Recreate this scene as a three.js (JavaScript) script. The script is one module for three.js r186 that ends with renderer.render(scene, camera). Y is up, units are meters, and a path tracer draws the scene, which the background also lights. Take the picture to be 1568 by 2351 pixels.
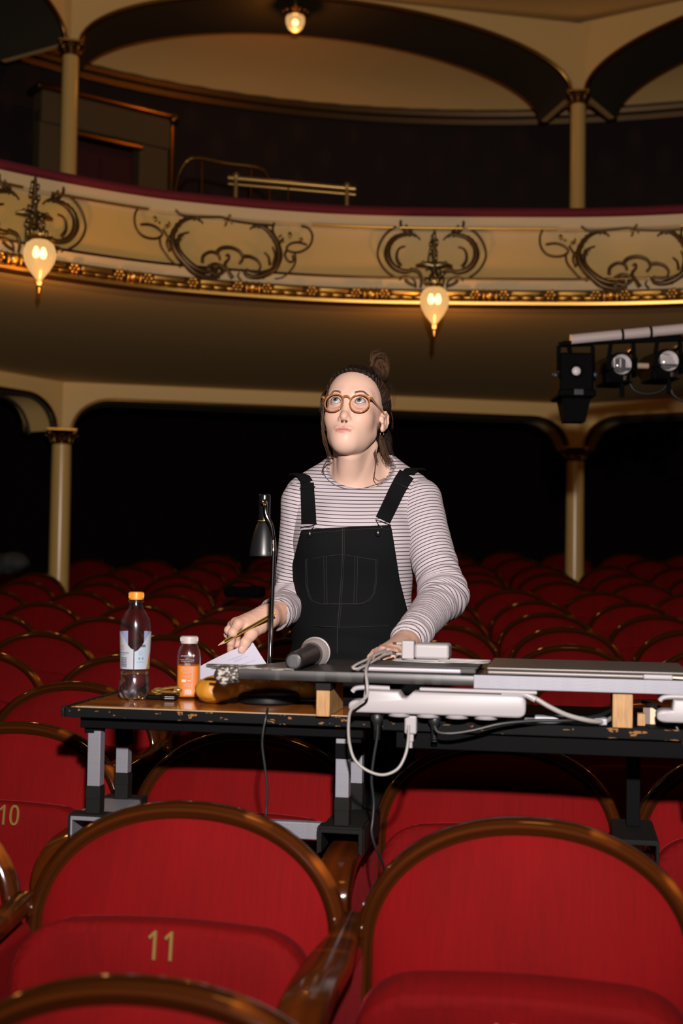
import * as THREE from 'three';
import { mergeGeometries, mergeVertices, toCreasedNormals } from 'three/addons/utils/BufferGeometryUtils.js';
import { RoundedBoxGeometry } from 'three/addons/geometries/RoundedBoxGeometry.js';
import { TextGeometry } from 'three/addons/geometries/TextGeometry.js';
import { FontLoader } from 'three/addons/loaders/FontLoader.js';
import { RectAreaLightUniformsLib } from 'three/addons/lights/RectAreaLightUniformsLib.js';

// ------------------------------------------------------------------ camera, light, exposure
const DEG = Math.PI / 180, V3 = THREE.Vector3;
const FPX = 3000, YAW = 9.85 * DEG, TILT = 2.2 * DEG, ROLL = 0.85 * DEG, EYE = 1.28;
const scene = new THREE.Scene();
scene.background = new THREE.Color(0x000000);
const camera = new THREE.PerspectiveCamera(2 * Math.atan(2351 / 2 / FPX) / DEG, 1568 / 2351, 0.05, 60);
const camPos = new V3(0, EYE, 0);
const fwd0 = new V3(-Math.sin(YAW), 0, -Math.cos(YAW)), right0 = new V3(Math.cos(YAW), 0, -Math.sin(YAW)), up0 = new V3(0, 1, 0);
const fwd = fwd0.clone().multiplyScalar(Math.cos(TILT)).addScaledVector(up0, Math.sin(TILT));
const upT = up0.clone().multiplyScalar(Math.cos(TILT)).addScaledVector(fwd0, -Math.sin(TILT));
const camX = right0.clone().multiplyScalar(Math.cos(ROLL)).addScaledVector(upT, Math.sin(ROLL));
const camY = upT.clone().multiplyScalar(Math.cos(ROLL)).addScaledVector(right0, -Math.sin(ROLL));
camera.position.copy(camPos);
camera.quaternion.setFromRotationMatrix(new THREE.Matrix4().makeBasis(camX, camY, fwd.clone().negate()));
camera.focus = 3.1;
camera.updateProjectionMatrix();
camera.userData.fStop = camera.getFocalLength() / 12.5;

const renderer = new THREE.WebGLRenderer({ antialias: true });
renderer.toneMapping = THREE.LinearToneMapping;
renderer.toneMappingExposure = 1.0;
renderer.shadowMap.enabled = true;
RectAreaLightUniformsLib.init();

// the flash: held a little above the lens, aimed slightly upwards
const flash = new THREE.SpotLight(0xfff3ee, 62, 0, 57 * DEG, 1.0, 2);
flash.name = 'camera_flash';
flash.position.copy(camPos).addScaledVector(camX, 0.06).addScaledVector(up0, 0.58).addScaledVector(fwd0, -0.05);
flash.target.position.copy(flash.position).add(fwd0).addScaledVector(up0, 0.13);
flash.shadow.radius = 2;
scene.add(flash, flash.target);
// warm chandelier of the auditorium, high above the stalls (outside the picture)
const chandelier = new THREE.PointLight(0xffa64d, 4, 0, 2);
chandelier.name = 'chandelier_light';
chandelier.position.set(0, 6.2, -1.0);
chandelier.shadow.radius = 20;
scene.add(chandelier);

// ------------------------------------------------------------------ helpers
let seed = 7;
const rnd = () => { seed = (seed + 0x6d2b79f5) | 0; let t = Math.imul(seed ^ (seed >>> 15), 1 | seed); t = (t + Math.imul(t ^ (t >>> 7), 61 | t)) ^ t; return ((t ^ (t >>> 14)) >>> 0) / 4294967296; };
const rr = (a, b) => a + (b - a) * rnd();
const clamp = (x, a, b) => Math.min(b, Math.max(a, x)), lerp = (a, b, t) => a + (b - a) * t;
const sstep = (a, b, x) => { const t = clamp((x - a) / (b - a), 0, 1); return t * t * (3 - 2 * t); };
// measured picture point -> place in the world, at a depth along the view, or on a level plane
const ray = (px, py) => fwd.clone().addScaledVector(camX, (px - 784) / FPX).addScaledVector(camY, -(py - 1175.5) / FPX);
const at = (px, py, d) => camPos.clone().addScaledVector(ray(px, py), d);
const atLevel = (px, py, y) => { const r = ray(px, py); return camPos.clone().addScaledVector(r, (y - EYE) / r.y); };
const atZ = (px, py, z) => { const r = ray(px, py); return camPos.clone().addScaledVector(r, z / r.z); };
const toPx = (p) => { const q = p.clone().sub(camPos), d = q.dot(fwd); return [784 + FPX * q.dot(camX) / d, 1175.5 - FPX * q.dot(camY) / d, d]; };

const taken = {};
const numbered = (n) => { const k = taken[n] = (taken[n] ?? -1) + 1; return k ? `${n}_${String(k).padStart(3, '0')}` : n; };
function tag(o, label, category, group, kind) {
  if (label) o.userData.label = label;
  if (category) o.userData.category = category;
  if (group) o.userData.group = group;
  if (kind) o.userData.kind = kind;
  return o;
}
function thing(name, label, category, pos = [0, 0, 0], group) {
  const o = new THREE.Group(); o.name = numbered(name); scene.add(o);
  if (pos.isVector3) o.position.copy(pos); else o.position.set(...pos);
  return tag(o, label, category, group);
}
function part(name, geo, mat, parent, label) {
  if (Array.isArray(geo)) geo = merge(geo);
  const m = new THREE.Mesh(geo, mat); m.name = name; parent.add(m);
  if (label) m.userData.label = label;
  return m;
}
function single(name, geo, mat, label, category, group) {
  if (Array.isArray(geo)) geo = merge(geo);
  const m = new THREE.Mesh(geo, mat); m.name = numbered(name); scene.add(m);
  return tag(m, label, category, group);
}
function struct(name, geo, mat) {
  if (Array.isArray(geo)) geo = merge(geo);
  const m = new THREE.Mesh(geo, mat); m.name = name; scene.add(m); m.userData.kind = 'structure'; return m;
}
function merge(list) {
  const hasC = list.some((g) => g.attributes.color);
  return mergeGeometries(list.map((g) => {
    g = g.index ? g.toNonIndexed() : g.clone();
    const n = g.attributes.position.count;
    if (!g.attributes.uv) g.setAttribute('uv', new THREE.BufferAttribute(new Float32Array(n * 2), 2));
    if (!g.attributes.normal) g.computeVertexNormals();
    if (hasC && !g.attributes.color) g.setAttribute('color', new THREE.BufferAttribute(new Float32Array(n * 3).fill(1), 3));
    for (const k of Object.keys(g.attributes)) if (!['position', 'normal', 'uv', 'color'].includes(k)) g.deleteAttribute(k);
    g.morphAttributes = {};
    return g;
  }));
}
const mv = (g, x = 0, y = 0, z = 0) => g.translate(x, y, z);
const box = (w, h, d, x = 0, y = 0, z = 0, r = 0.002) => new RoundedBoxGeometry(w, h, d, 2, Math.min(r, w / 2.2, h / 2.2, d / 2.2)).translate(x, y, z);
const vec = (p) => p.isVector3 ? p : new V3(...p);
function tube(pts, r = 0.005, seg = 0, sides = 8, closed = false) {
  const c = new THREE.CatmullRomCurve3(pts.map(vec), closed, 'centripetal');
  return new THREE.TubeGeometry(c, seg || pts.length * 5, r, sides, closed);
}
// a tube whose thickness changes along its length: rf(t)
function taper(pts, rf, seg = 0, sides = 7, flat = 1, flatDir = null) {
  const c = new THREE.CatmullRomCurve3(pts.map(vec), false, 'centripetal'), n = seg || pts.length * 5;
  const fr = c.computeFrenetFrames(n), pos = [], uv = [], idx = [], P = new V3();
  for (let i = 0; i <= n; i++) {
    const t = i / n, r = rf(t); c.getPointAt(t, P);
    let N = fr.normals[i], B = fr.binormals[i];
    if (flatDir) { N = flatDir(P).clone(); const T = fr.tangents[i]; N.addScaledVector(T, -N.dot(T)).normalize(); B = new V3().crossVectors(T, N); }
    for (let j = 0; j <= sides; j++) {
      const a = j / sides * 2 * Math.PI, ca = Math.cos(a) * flat, sa = Math.sin(a);
      pos.push(P.x + r * (ca * N.x + sa * B.x), P.y + r * (ca * N.y + sa * B.y), P.z + r * (ca * N.z + sa * B.z)); uv.push(j / sides, t);
    }
  }
  for (let i = 0; i < n; i++) for (let j = 0; j < sides; j++) { const a = i * (sides + 1) + j, b = a + sides + 1; idx.push(a, a + 1, b, b, a + 1, b + 1); }
  const ends = [0, n];
  for (const e of ends) {
    const ci = pos.length / 3; c.getPointAt(e / n, P); pos.push(P.x, P.y, P.z); uv.push(0, 0);
    for (let j = 0; j < sides; j++) { const a = e * (sides + 1) + j; if (e) idx.push(a, a + 1, ci); else idx.push(a + 1, a, ci); }
  }
  const g = new THREE.BufferGeometry();
  g.setAttribute('position', new THREE.Float32BufferAttribute(pos, 3)); g.setAttribute('uv', new THREE.Float32BufferAttribute(uv, 2)); g.setIndex(idx);
  g.computeVertexNormals(); return g;
}
function lathe(prof, seg = 24) { return new THREE.LatheGeometry(prof.map(([r, y]) => new THREE.Vector2(Math.max(r, 1e-5), y)), seg); }
const ball = (r, x = 0, y = 0, z = 0, sx = 1, sy = 1, sz = 1, s = 12) => new THREE.SphereGeometry(r, s, Math.max(6, s * 0.7 | 0)).scale(sx, sy, sz).translate(x, y, z);
// a cylinder between two points
function rod(a, b, ra, rb = ra, sides = 12) {
  a = vec(a); b = vec(b); const d = b.clone().sub(a), L = d.length();
  const g = new THREE.CylinderGeometry(rb, ra, L, sides);
  g.translate(0, L / 2, 0).applyQuaternion(new THREE.Quaternion().setFromUnitVectors(up0, d.normalize())).translate(a.x, a.y, a.z); return g;
}
// grid surface from f(i/n, j/m) -> [x,y,z]; uv in whatever f returns as 4th, 5th
function sheet(n, m, f) {
  const pos = [], uv = [], idx = [];
  for (let i = 0; i <= n; i++) for (let j = 0; j <= m; j++) { const q = f(i / n, j / m); pos.push(q[0], q[1], q[2]); uv.push(q[3] ?? i / n, q[4] ?? j / m); }
  for (let i = 0; i < n; i++) for (let j = 0; j < m; j++) { const a = i * (m + 1) + j, b = a + m + 1; idx.push(a, b, a + 1, b, b + 1, a + 1); }
  const g = new THREE.BufferGeometry();
  g.setAttribute('position', new THREE.Float32BufferAttribute(pos, 3)); g.setAttribute('uv', new THREE.Float32BufferAttribute(uv, 2)); g.setIndex(idx); g.computeVertexNormals(); return g;
}
// closed profile [[a, b]...] carried along stations {p, side, up}: p + a*side + b*up
function sweep(stations, prof, closed = true, smooth = true) {
  const n = stations.length - 1, m = closed ? prof.length : prof.length - 1; let L = 0;
  const len = stations.map((s, i) => (L += i ? s.p.distanceTo(stations[i - 1].p) : 0));
  let g = sheet(n, m, (i, j) => { const k = Math.round(i * n), s = stations[k], q = prof[Math.round(j * m) % prof.length]; const p = s.p.clone().addScaledVector(s.side, q[0]).addScaledVector(s.up, q[1]); return [p.x, p.y, p.z, len[k], j * 0.3]; });
  if (!smooth) g = toCreasedNormals(g, 0.6);
  return g;
}
const dataTex = (w, h, f, srgb = true) => {
  const d = new Uint8Array(w * h * 4);
  for (let y = 0; y < h; y++) for (let x = 0; x < w; x++) { const c = f(x / w, y / h, x, y), o = (y * w + x) * 4; d[o] = clamp(c[0], 0, 255); d[o + 1] = clamp(c[1], 0, 255); d[o + 2] = clamp(c[2], 0, 255); d[o + 3] = 255; }
  const t = new THREE.DataTexture(d, w, h); t.wrapS = t.wrapT = THREE.RepeatWrapping; t.magFilter = THREE.LinearFilter; if (srgb) t.colorSpace = THREE.SRGBColorSpace; t.needsUpdate = true; return t;
};
const canvasTex = (w, h, draw) => { const c = document.createElement('canvas'); c.width = w; c.height = h; draw(c.getContext('2d'), w, h); const t = new THREE.CanvasTexture(c); t.colorSpace = THREE.SRGBColorSpace; t.wrapS = t.wrapT = THREE.RepeatWrapping; return t; };
// smooth value noise, periodic in 2-D, and plain in 3-D
const hash = (x, y, z = 0) => { let h = Math.imul(x, 374761393) ^ Math.imul(y, 668265263) ^ Math.imul(z, 2147483647 ^ 0x5bd1e995); h = Math.imul(h ^ (h >>> 13), 1274126177); return ((h ^ (h >>> 16)) >>> 0) / 4294967296; };
function pn(x, y, px, py, s = 0) { const xi = Math.floor(x), yi = Math.floor(y), fx = x - xi, fy = y - yi, u = fx * fx * (3 - 2 * fx), v = fy * fy * (3 - 2 * fy), m = (a, n) => ((a % n) + n) % n; return lerp(lerp(hash(m(xi, px), m(yi, py), s), hash(m(xi + 1, px), m(yi, py), s), u), lerp(hash(m(xi, px), m(yi + 1, py), s), hash(m(xi + 1, px), m(yi + 1, py), s), u), v); }
function n3(x, y, z) { const xi = Math.floor(x), yi = Math.floor(y), zi = Math.floor(z), fx = x - xi, fy = y - yi, fz = z - zi, u = fx * fx * (3 - 2 * fx), v = fy * fy * (3 - 2 * fy), w = fz * fz * (3 - 2 * fz); const q = (a, b, c) => hash(xi + a, yi + b, zi + c); return lerp(lerp(lerp(q(0, 0, 0), q(1, 0, 0), u), lerp(q(0, 1, 0), q(1, 1, 0), u), v), lerp(lerp(q(0, 0, 1), q(1, 0, 1), u), lerp(q(0, 1, 1), q(1, 1, 1), u), v), w) - 0.5; }

// ---- implicit surfaces, meshed by surface nets
const smin = (a, b, k) => { const h = Math.max(k - Math.abs(a - b), 0) / k; return Math.min(a, b) - h * h * k * 0.25; };
const smax = (a, b, k) => -smin(-a, -b, k);
const ell = (cx, cy, cz, rx, ry, rz) => (x, y, z) => { const a = (x - cx) / rx, b = (y - cy) / ry, c = (z - cz) / rz, k0 = Math.sqrt(a * a + b * b + c * c), A = a / rx, B = b / ry, C = c / rz, k1 = Math.sqrt(A * A + B * B + C * C); return k1 < 1e-9 ? -Math.min(rx, ry, rz) : k0 * (k0 - 1) / k1; };
const sph = (cx, cy, cz, r) => (x, y, z) => Math.hypot(x - cx, y - cy, z - cz) - r;
const cap = (a, b, ra, rb = ra) => { const dx = b[0] - a[0], dy = b[1] - a[1], dz = b[2] - a[2], L = dx * dx + dy * dy + dz * dz || 1e-9; return (x, y, z) => { const px = x - a[0], py = y - a[1], pz = z - a[2], t = clamp((px * dx + py * dy + pz * dz) / L, 0, 1); return Math.hypot(px - dx * t, py - dy * t, pz - dz * t) - (ra + (rb - ra) * t); }; };
const blend = (list, k) => (x, y, z) => { let d = list[0](x, y, z); for (let i = 1; i < list.length; i++) d = smin(d, list[i](x, y, z), k); return d; };
function net(sdf, lo, hi, h, color, uvf) {
  const n = [0, 1, 2].map((i) => Math.ceil((hi[i] - lo[i]) / h) + 1), [nx, ny, nz] = n, S = new Float32Array(nx * ny * nz).fill(1), B = 6, id = (i, j, k) => (k * ny + j) * nx + i;
  for (let k0 = 0; k0 < nz; k0 += B) for (let j0 = 0; j0 < ny; j0 += B) for (let i0 = 0; i0 < nx; i0 += B) {
    const c = sdf(lo[0] + (i0 + B / 2) * h, lo[1] + (j0 + B / 2) * h, lo[2] + (k0 + B / 2) * h), far = Math.abs(c) > B * h * 1.45;
    for (let k = k0; k < Math.min(nz, k0 + B); k++) for (let j = j0; j < Math.min(ny, j0 + B); j++) for (let i = i0; i < Math.min(nx, i0 + B); i++)
      S[id(i, j, k)] = (i === 0 || j === 0 || k === 0 || i === nx - 1 || j === ny - 1 || k === nz - 1) ? Math.max(h * 0.5, far ? Math.abs(c) : sdf(lo[0] + i * h, lo[1] + j * h, lo[2] + k * h)) : far ? c : sdf(lo[0] + i * h, lo[1] + j * h, lo[2] + k * h);
  }
  const vid = new Int32Array(nx * ny * nz).fill(-1), pos = [], idx = [], E = [[0, 1], [2, 3], [4, 5], [6, 7], [0, 2], [1, 3], [4, 6], [5, 7], [0, 4], [1, 5], [2, 6], [3, 7]];
  const v = new Float32Array(8);
  for (let k = 0; k < nz - 1; k++) for (let j = 0; j < ny - 1; j++) for (let i = 0; i < nx - 1; i++) {
    let m = 0;
    for (let c = 0; c < 8; c++) { v[c] = S[id(i + (c & 1), j + ((c >> 1) & 1), k + (c >> 2))]; if (v[c] < 0) m |= 1 << c; }
    if (m === 0 || m === 255) continue;
    let x = 0, y = 0, z = 0, q = 0;
    for (const [a, b] of E) { if ((v[a] < 0) === (v[b] < 0)) continue; const t = v[a] / (v[a] - v[b]); x += (a & 1) + t * ((b & 1) - (a & 1)); y += ((a >> 1) & 1) + t * (((b >> 1) & 1) - ((a >> 1) & 1)); z += (a >> 2) + t * ((b >> 2) - (a >> 2)); q++; }
    vid[id(i, j, k)] = pos.length / 3; pos.push(lo[0] + (i + x / q) * h, lo[1] + (j + y / q) * h, lo[2] + (k + z / q) * h);
  }
  const quad = (a, b, c, d, flip) => { if (a < 0 || b < 0 || c < 0 || d < 0) return; if (flip) idx.push(a, c, b, a, d, c); else idx.push(a, b, c, a, c, d); };
  for (let k = 1; k < nz - 1; k++) for (let j = 1; j < ny - 1; j++) for (let i = 1; i < nx - 1; i++) {
    const s = S[id(i, j, k)] < 0;
    if (s !== S[id(i + 1, j, k)] < 0) quad(vid[id(i, j - 1, k - 1)], vid[id(i, j, k - 1)], vid[id(i, j, k)], vid[id(i, j - 1, k)], !s);
    if (s !== S[id(i, j + 1, k)] < 0) quad(vid[id(i - 1, j, k - 1)], vid[id(i - 1, j, k)], vid[id(i, j, k)], vid[id(i, j, k - 1)], !s);
    if (s !== S[id(i, j, k + 1)] < 0) quad(vid[id(i - 1, j - 1, k)], vid[id(i, j - 1, k)], vid[id(i, j, k)], vid[id(i - 1, j, k)], !s);
  }
  const g = new THREE.BufferGeometry();
  g.setAttribute('position', new THREE.Float32BufferAttribute(pos, 3)); g.setIndex(idx);
  const N = pos.length / 3, nor = new Float32Array(N * 3), e = h * 0.5;
  for (let i = 0; i < N; i++) { const [x, y, z] = [pos[3 * i], pos[3 * i + 1], pos[3 * i + 2]]; const a = sdf(x + e, y, z) - sdf(x - e, y, z), b = sdf(x, y + e, z) - sdf(x, y - e, z), c = sdf(x, y, z + e) - sdf(x, y, z - e), l = Math.hypot(a, b, c) || 1; nor[3 * i] = a / l; nor[3 * i + 1] = b / l; nor[3 * i + 2] = c / l; }
  g.setAttribute('normal', new THREE.BufferAttribute(nor, 3));
  if (color) { const C = new Float32Array(N * 3); for (let i = 0; i < N; i++) C.set(color(pos[3 * i], pos[3 * i + 1], pos[3 * i + 2], nor[3 * i], nor[3 * i + 1], nor[3 * i + 2]), 3 * i); g.setAttribute('color', new THREE.BufferAttribute(C, 3)); }
  const U = new Float32Array(N * 2); if (uvf) for (let i = 0; i < N; i++) U.set(uvf(pos[3 * i], pos[3 * i + 1], pos[3 * i + 2]), 2 * i);
  g.setAttribute('uv', new THREE.BufferAttribute(U, 2));
  return g;
}

// ------------------------------------------------------------------ materials
const lin = (r, g, b) => new THREE.Color().setRGB(r, g, b);
const mat = (color, roughness = 0.6, more = {}) => new THREE.MeshPhysicalMaterial({ color, roughness, ...more });
const weave = dataTex(256, 256, (u, v, x, y) => { const rib = Math.sin(u * 2 * Math.PI * 64) * 0.5 + 0.5, n = pn(u * 128, v * 64, 128, 64, 3), c = 150 + 60 * rib * n + 40 * n; return [c, c, c]; }, false);
const plush = dataTex(512, 512, (u, v) => { const s = pn(u * 170, v * 14, 170, 14, 1) * 0.6 + pn(u * 70, v * 6, 70, 6, 2) * 0.4, b = pn(u * 4, v * 3, 4, 3, 5), w = 0.88 + 0.1 * s + 0.13 * b, f = pn(u * 200, v * 200, 200, 200, 9) > 0.985 ? 1.12 : 1; return [214 * w * f, 42 * w, 46 * w]; });
plush.repeat.set(2, 2); weave.repeat.set(8, 8);
const M = {};
M.plush = mat(lin(0.178, 0.009, 0.03), 0.85, { map: plush, bumpMap: weave, bumpScale: 0.0006, sheen: 0.26, sheenRoughness: 0.45, sheenColor: lin(0.5, 0.03, 0.04), specularIntensity: 0.25 });
const woodTex = (base, dark, worn, wf) => dataTex(256, 512, (u, v) => { const g = pn(u * 24, v * 3, 24, 3, 11) * 0.6 + pn(u * 60, v * 8, 60, 8, 12) * 0.4, w = sstep(0.66, 0.9, pn(u * 9, v * 40, 9, 40, 14) * 0.6 + pn(u * 3, v * 6, 3, 6, 15) * 0.4) * wf; return [0, 1, 2].map((i) => lerp(lerp(dark[i], base[i], g), worn[i], w)); });
M.frameWood = mat(0xffffff, 0.5, { map: woodTex([78, 34, 7], [22, 8, 2], [168, 88, 26], 0.9), specularIntensity: 0.02, clearcoat: 1, clearcoatRoughness: 0.08 });
M.armWood = mat(0xffffff, 0.5, { map: woodTex([84, 34, 6], [20, 7, 2], [124, 58, 14], 0.6), specularIntensity: 0.02, clearcoat: 0.8, clearcoatRoughness: 0.12 });
M.brass = mat(lin(0.42, 0.27, 0.08), 0.32, { metalness: 0.7 });
M.cream = mat(lin(0.82, 0.565, 0.21), 0.6);
M.creamPale = mat(lin(0.52, 0.385, 0.19), 0.6);
M.panel = mat(lin(0.5, 0.32, 0.085), 0.5);
M.columnPaint = mat(lin(0.74, 0.5, 0.16), 0.3, { clearcoat: 0.5, clearcoatRoughness: 0.22 });
M.soffit = mat(lin(0.72, 0.53, 0.2), 0.8);
M.gold = mat(lin(0.62, 0.37, 0.09), 0.38, { metalness: 1 });
M.oldGold = mat(lin(0.22, 0.115, 0.026), 0.27, { metalness: 1 });
M.scroll = mat(lin(0.075, 0.04, 0.009), 0.36, { metalness: 0.6 });
M.bronze = mat(lin(0.22, 0.17, 0.08), 0.38, { metalness: 1 });
M.velvetRail = mat(lin(0.11, 0.002, 0.008), 0.9, { sheen: 0.3, sheenColor: lin(0.4, 0.01, 0.03) });
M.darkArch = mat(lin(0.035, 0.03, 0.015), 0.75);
M.wallRed = mat(lin(0.05, 0.008, 0.008), 0.9);
M.black = mat(lin(0.0016, 0.0016, 0.0018), 0.75, { specularIntensity: 0.14 });
M.blackMatte = mat(lin(0.002, 0.002, 0.002), 0.9, { specularIntensity: 0.1 });
M.carpet = mat(lin(0.06, 0.008, 0.01), 0.95);
M.alu = mat(lin(0.55, 0.56, 0.6), 0.5, { metalness: 0.55, roughnessMap: null });
M.steel = mat(lin(0.8, 0.82, 0.86), 0.12, { metalness: 1 });
M.white = mat(lin(0.27, 0.255, 0.265), 0.45);
M.whiteCable = mat(lin(0.24, 0.225, 0.215), 0.45);
M.rubber = mat(lin(0.007, 0.008, 0.009), 0.45);
M.tape = mat(lin(0.006, 0.006, 0.0055), 0.7, { specularIntensity: 0.25 });
const font = await new FontLoader().loadAsync('fonts/droid/droid_sans_regular.typeface.json');
// ------------------------------------------------------------------ the theatre: floor, walls, arcades, balcony
// rows of seats run along x, the stalls rise towards -z
const ROW0 = 2.06, PITCH = 0.772, SEATW = 0.54, SEATTOP = 0.88;
const rowTop = (n) => EYE - (0.399 - 0.0135 * n - 0.002 * n * n);      // height of the seat tops of row n
const floorY = (v) => { const n = (v - ROW0) / PITCH; return n < -1 ? rowTop(-1) - SEATTOP : rowTop(n) - SEATTOP; };
{
  const g = sheet(4, 60, (i, j) => { const v = lerp(-6, 14, j), u = lerp(-8.5, 8.5, i); return [u, floorY(Math.min(v, 13)), -v, u, v]; });
  const p = g.attributes.position, idx = g.index.array;
  const low = g.clone().translate(0, -0.25, 0);
  struct('floor', [g, low], M.carpet);
}
const AX = 0.057, RC = 5.75, CV = 5.73;                                  // the ring on which the columns stand
const ringPt = (deg, r = RC) => new V3(AX + r * Math.sin(deg * DEG), 0, -(CV + r * Math.cos(deg * DEG)));
const columnDeg = [-90, -44.5, 0, 44.5, 90];
const Y = (h) => EYE + h;                                               // heights given above the lens
const LOWFLAT = 1.275, LOWCAP = 0.9, LOWSPRING = 1.012, SOFFIT = 1.41;
const UPCAP = 4.03, UPSPRING = 4.13, UPRISE = 0.595, UPCEIL = 4.74;
// an arcade wall between two columns: a slab with an arched opening
function arcade(A, B, bottomLine, top, thick) {
  const dir = B.clone().sub(A), L = dir.length(); dir.normalize(); const out = new V3(-dir.z, 0, dir.x);
  const N = 96, front = [], pos = [], idx = [];
  for (let i = 0; i <= N; i++) { const s = L * i / N; front.push([s, bottomLine(i / N, s, L)]); }
  const put = (s, y, k) => { pos.push(A.x + dir.x * s + out.x * k, y, A.z + dir.z * s + out.z * k); };
  for (const [s, y] of front) { put(s, y, 0); put(s, top, 0); put(s, y, thick); put(s, top, thick); }
  for (let i = 0; i < N; i++) { const a = i * 4, b = a + 4; idx.push(a, b, a + 1, b, b + 1, a + 1, a + 2, a + 3, b + 2, b + 2, a + 3, b + 3); }
  for (let i = 0; i < N; i++) { const a = i * 4, b = a + 4; idx.push(a, a + 2, b, b, a + 2, b + 2, a + 1, b + 1, a + 3, b + 1, b + 3, a + 3); }
  const g = new THREE.BufferGeometry(); g.setAttribute('position', new THREE.Float32BufferAttribute(pos, 3)); g.setIndex(idx);
  return { g: toCreasedNormals(g, 0.5), edge: front.map(([s, y]) => [s, y]), place: (s, y, k) => new V3(A.x + dir.x * s + out.x * k, y, A.z + dir.z * s + out.z * k), L, out };
}
const lowLine = (t, s, L) => {                                           // flat with rounded corners
  const e = Math.min(s, L - s) - 0.075, R = 0.32; if (e < 0) return Y(LOWSPRING);
  if (e > R) return Y(LOWFLAT); return Y(LOWSPRING) + (LOWFLAT - LOWSPRING) * Math.pow(1 - Math.pow(1 - e / R, 2), 0.5);
};
const upLine = (t, s, L) => { const e = Math.min(s, L - s) - 0.07; if (e < 0) return Y(UPSPRING); const q = 1 - e / (L / 2 - 0.07); return Y(UPSPRING) + UPRISE * Math.sqrt(Math.max(0, 1 - q * q)); };
let tn = 0;
const sides = ['far_left', 'left', 'right', 'far_right'];
for (let b = 0; b < 4; b++) {
  const A = ringPt(columnDeg[b]), B = ringPt(columnDeg[b + 1]);
  const lowA = arcade(A, B, lowLine, Y(SOFFIT) + 0.02, -0.34), upA = arcade(A, B, upLine, Y(UPCEIL) + 0.02, -0.75);
  struct(`wall_lower_arcade_${sides[b]}`, lowA.g, M.cream);
  struct(`wall_upper_arcade_${sides[b]}`, upA.g, M.cream);
  // gilded beads along the front and the rear edge of the arches, and a dark painted soffit inside the upper ones
  const edgeTube = (a, k, r, dy) => taper(a.edge.filter((_, i) => i % 3 === 0 || i < 9 || i > 87).map(([s, y]) => a.place(clamp(s, 0.07, a.L - 0.07), y + dy, k)), () => r, 90, 8);
  struct(`trim_${++tn}`, [edgeTube(lowA, 0.012, 0.014, -0.002), edgeTube(lowA, -0.35, 0.012, 0)], M.oldGold);
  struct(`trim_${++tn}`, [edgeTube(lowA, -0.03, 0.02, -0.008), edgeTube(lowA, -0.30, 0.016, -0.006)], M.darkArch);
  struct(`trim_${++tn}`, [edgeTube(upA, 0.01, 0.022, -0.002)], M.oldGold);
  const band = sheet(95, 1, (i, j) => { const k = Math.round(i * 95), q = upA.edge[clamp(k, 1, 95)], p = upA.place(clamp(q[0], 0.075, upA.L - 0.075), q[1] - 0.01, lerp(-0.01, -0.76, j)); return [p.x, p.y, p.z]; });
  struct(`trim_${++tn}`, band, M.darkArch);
}
// columns
function capital(R, h) {
  const list = [lathe([[R, 0], [R * 1.22, h * 0.05], [R * 1.22, h * 0.13], [R * 1.02, h * 0.18], [R * 1.05, h * 0.5], [R * 1.3, h * 0.8], [R * 1.42, h * 0.84]], 28)];
  list.push(box(R * 3.0, h * 0.13, R * 3.0, 0, h * 0.93, 0, 0.004));
  for (let k = 0; k < 8; k++) {
    const a = k * Math.PI / 4, ca = Math.cos(a), sa = Math.sin(a), q = (r, y) => [r * ca, y, r * sa];
    list.push(taper([q(R * 1.0, h * 0.15), q(R * 1.2, h * 0.45), q(R * 1.55, h * 0.66), q(R * 1.62, h * 0.52)], (t) => 0.017 * (1.1 - t * 0.7) * R / 0.077, 14, 6));
    if (k % 2) { list.push(ball(R * 0.34, ca * R * 1.7, h * 0.72, sa * R * 1.7, 1, 1, 1, 10)); list.push(taper([q(R * 1.1, h * 0.3), q(R * 1.4, h * 0.85), q(R * 1.95, h * 0.8), q(R * 1.75, h * 0.58)], () => 0.012 * R / 0.077, 14, 6)); }
  }
  return list;
}
function column(label, p, y0, yCap, yTop, r) {
  const c = thing('column', label, 'column', new V3(p.x, y0, p.z));
  part('shaft', lathe([[r * 1.06, 0], [r * 1.05, 0.3], [r, yCap - y0 - 0.25], [r * 0.97, yCap - y0]], 40), M.columnPaint, c);
  const k = part('capital', capital(r, yTop - yCap), M.oldGold, c, 'gilded leafy capital'); k.position.y = yCap - y0; k.rotation.y = Math.atan2(-p.x, -(p.z)) ;
  part('base', lathe([[r * 1.5, 0], [r * 1.5, 0.03], [r * 1.25, 0.07], [r * 1.06, 0.1]], 32), M.columnPaint, c);
}
const colNames = { 1: 'left', 2: 'right' };
for (const i of [1, 2]) {
  const p = ringPt(columnDeg[i]);
  column(`cream painted iron column standing among the stalls seats at the ${colNames[i]}, under the balcony`, p, floorY(-p.z) - 0.005, Y(LOWCAP), Y(LOWSPRING) + 0.012, 0.078);
  column(`slim cream column of the upper gallery, at the ${colNames[i]}, rising behind the balcony rail`, p, Y(SOFFIT) + 0.05, Y(UPCAP), Y(UPSPRING) + 0.012, 0.066);
}
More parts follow.
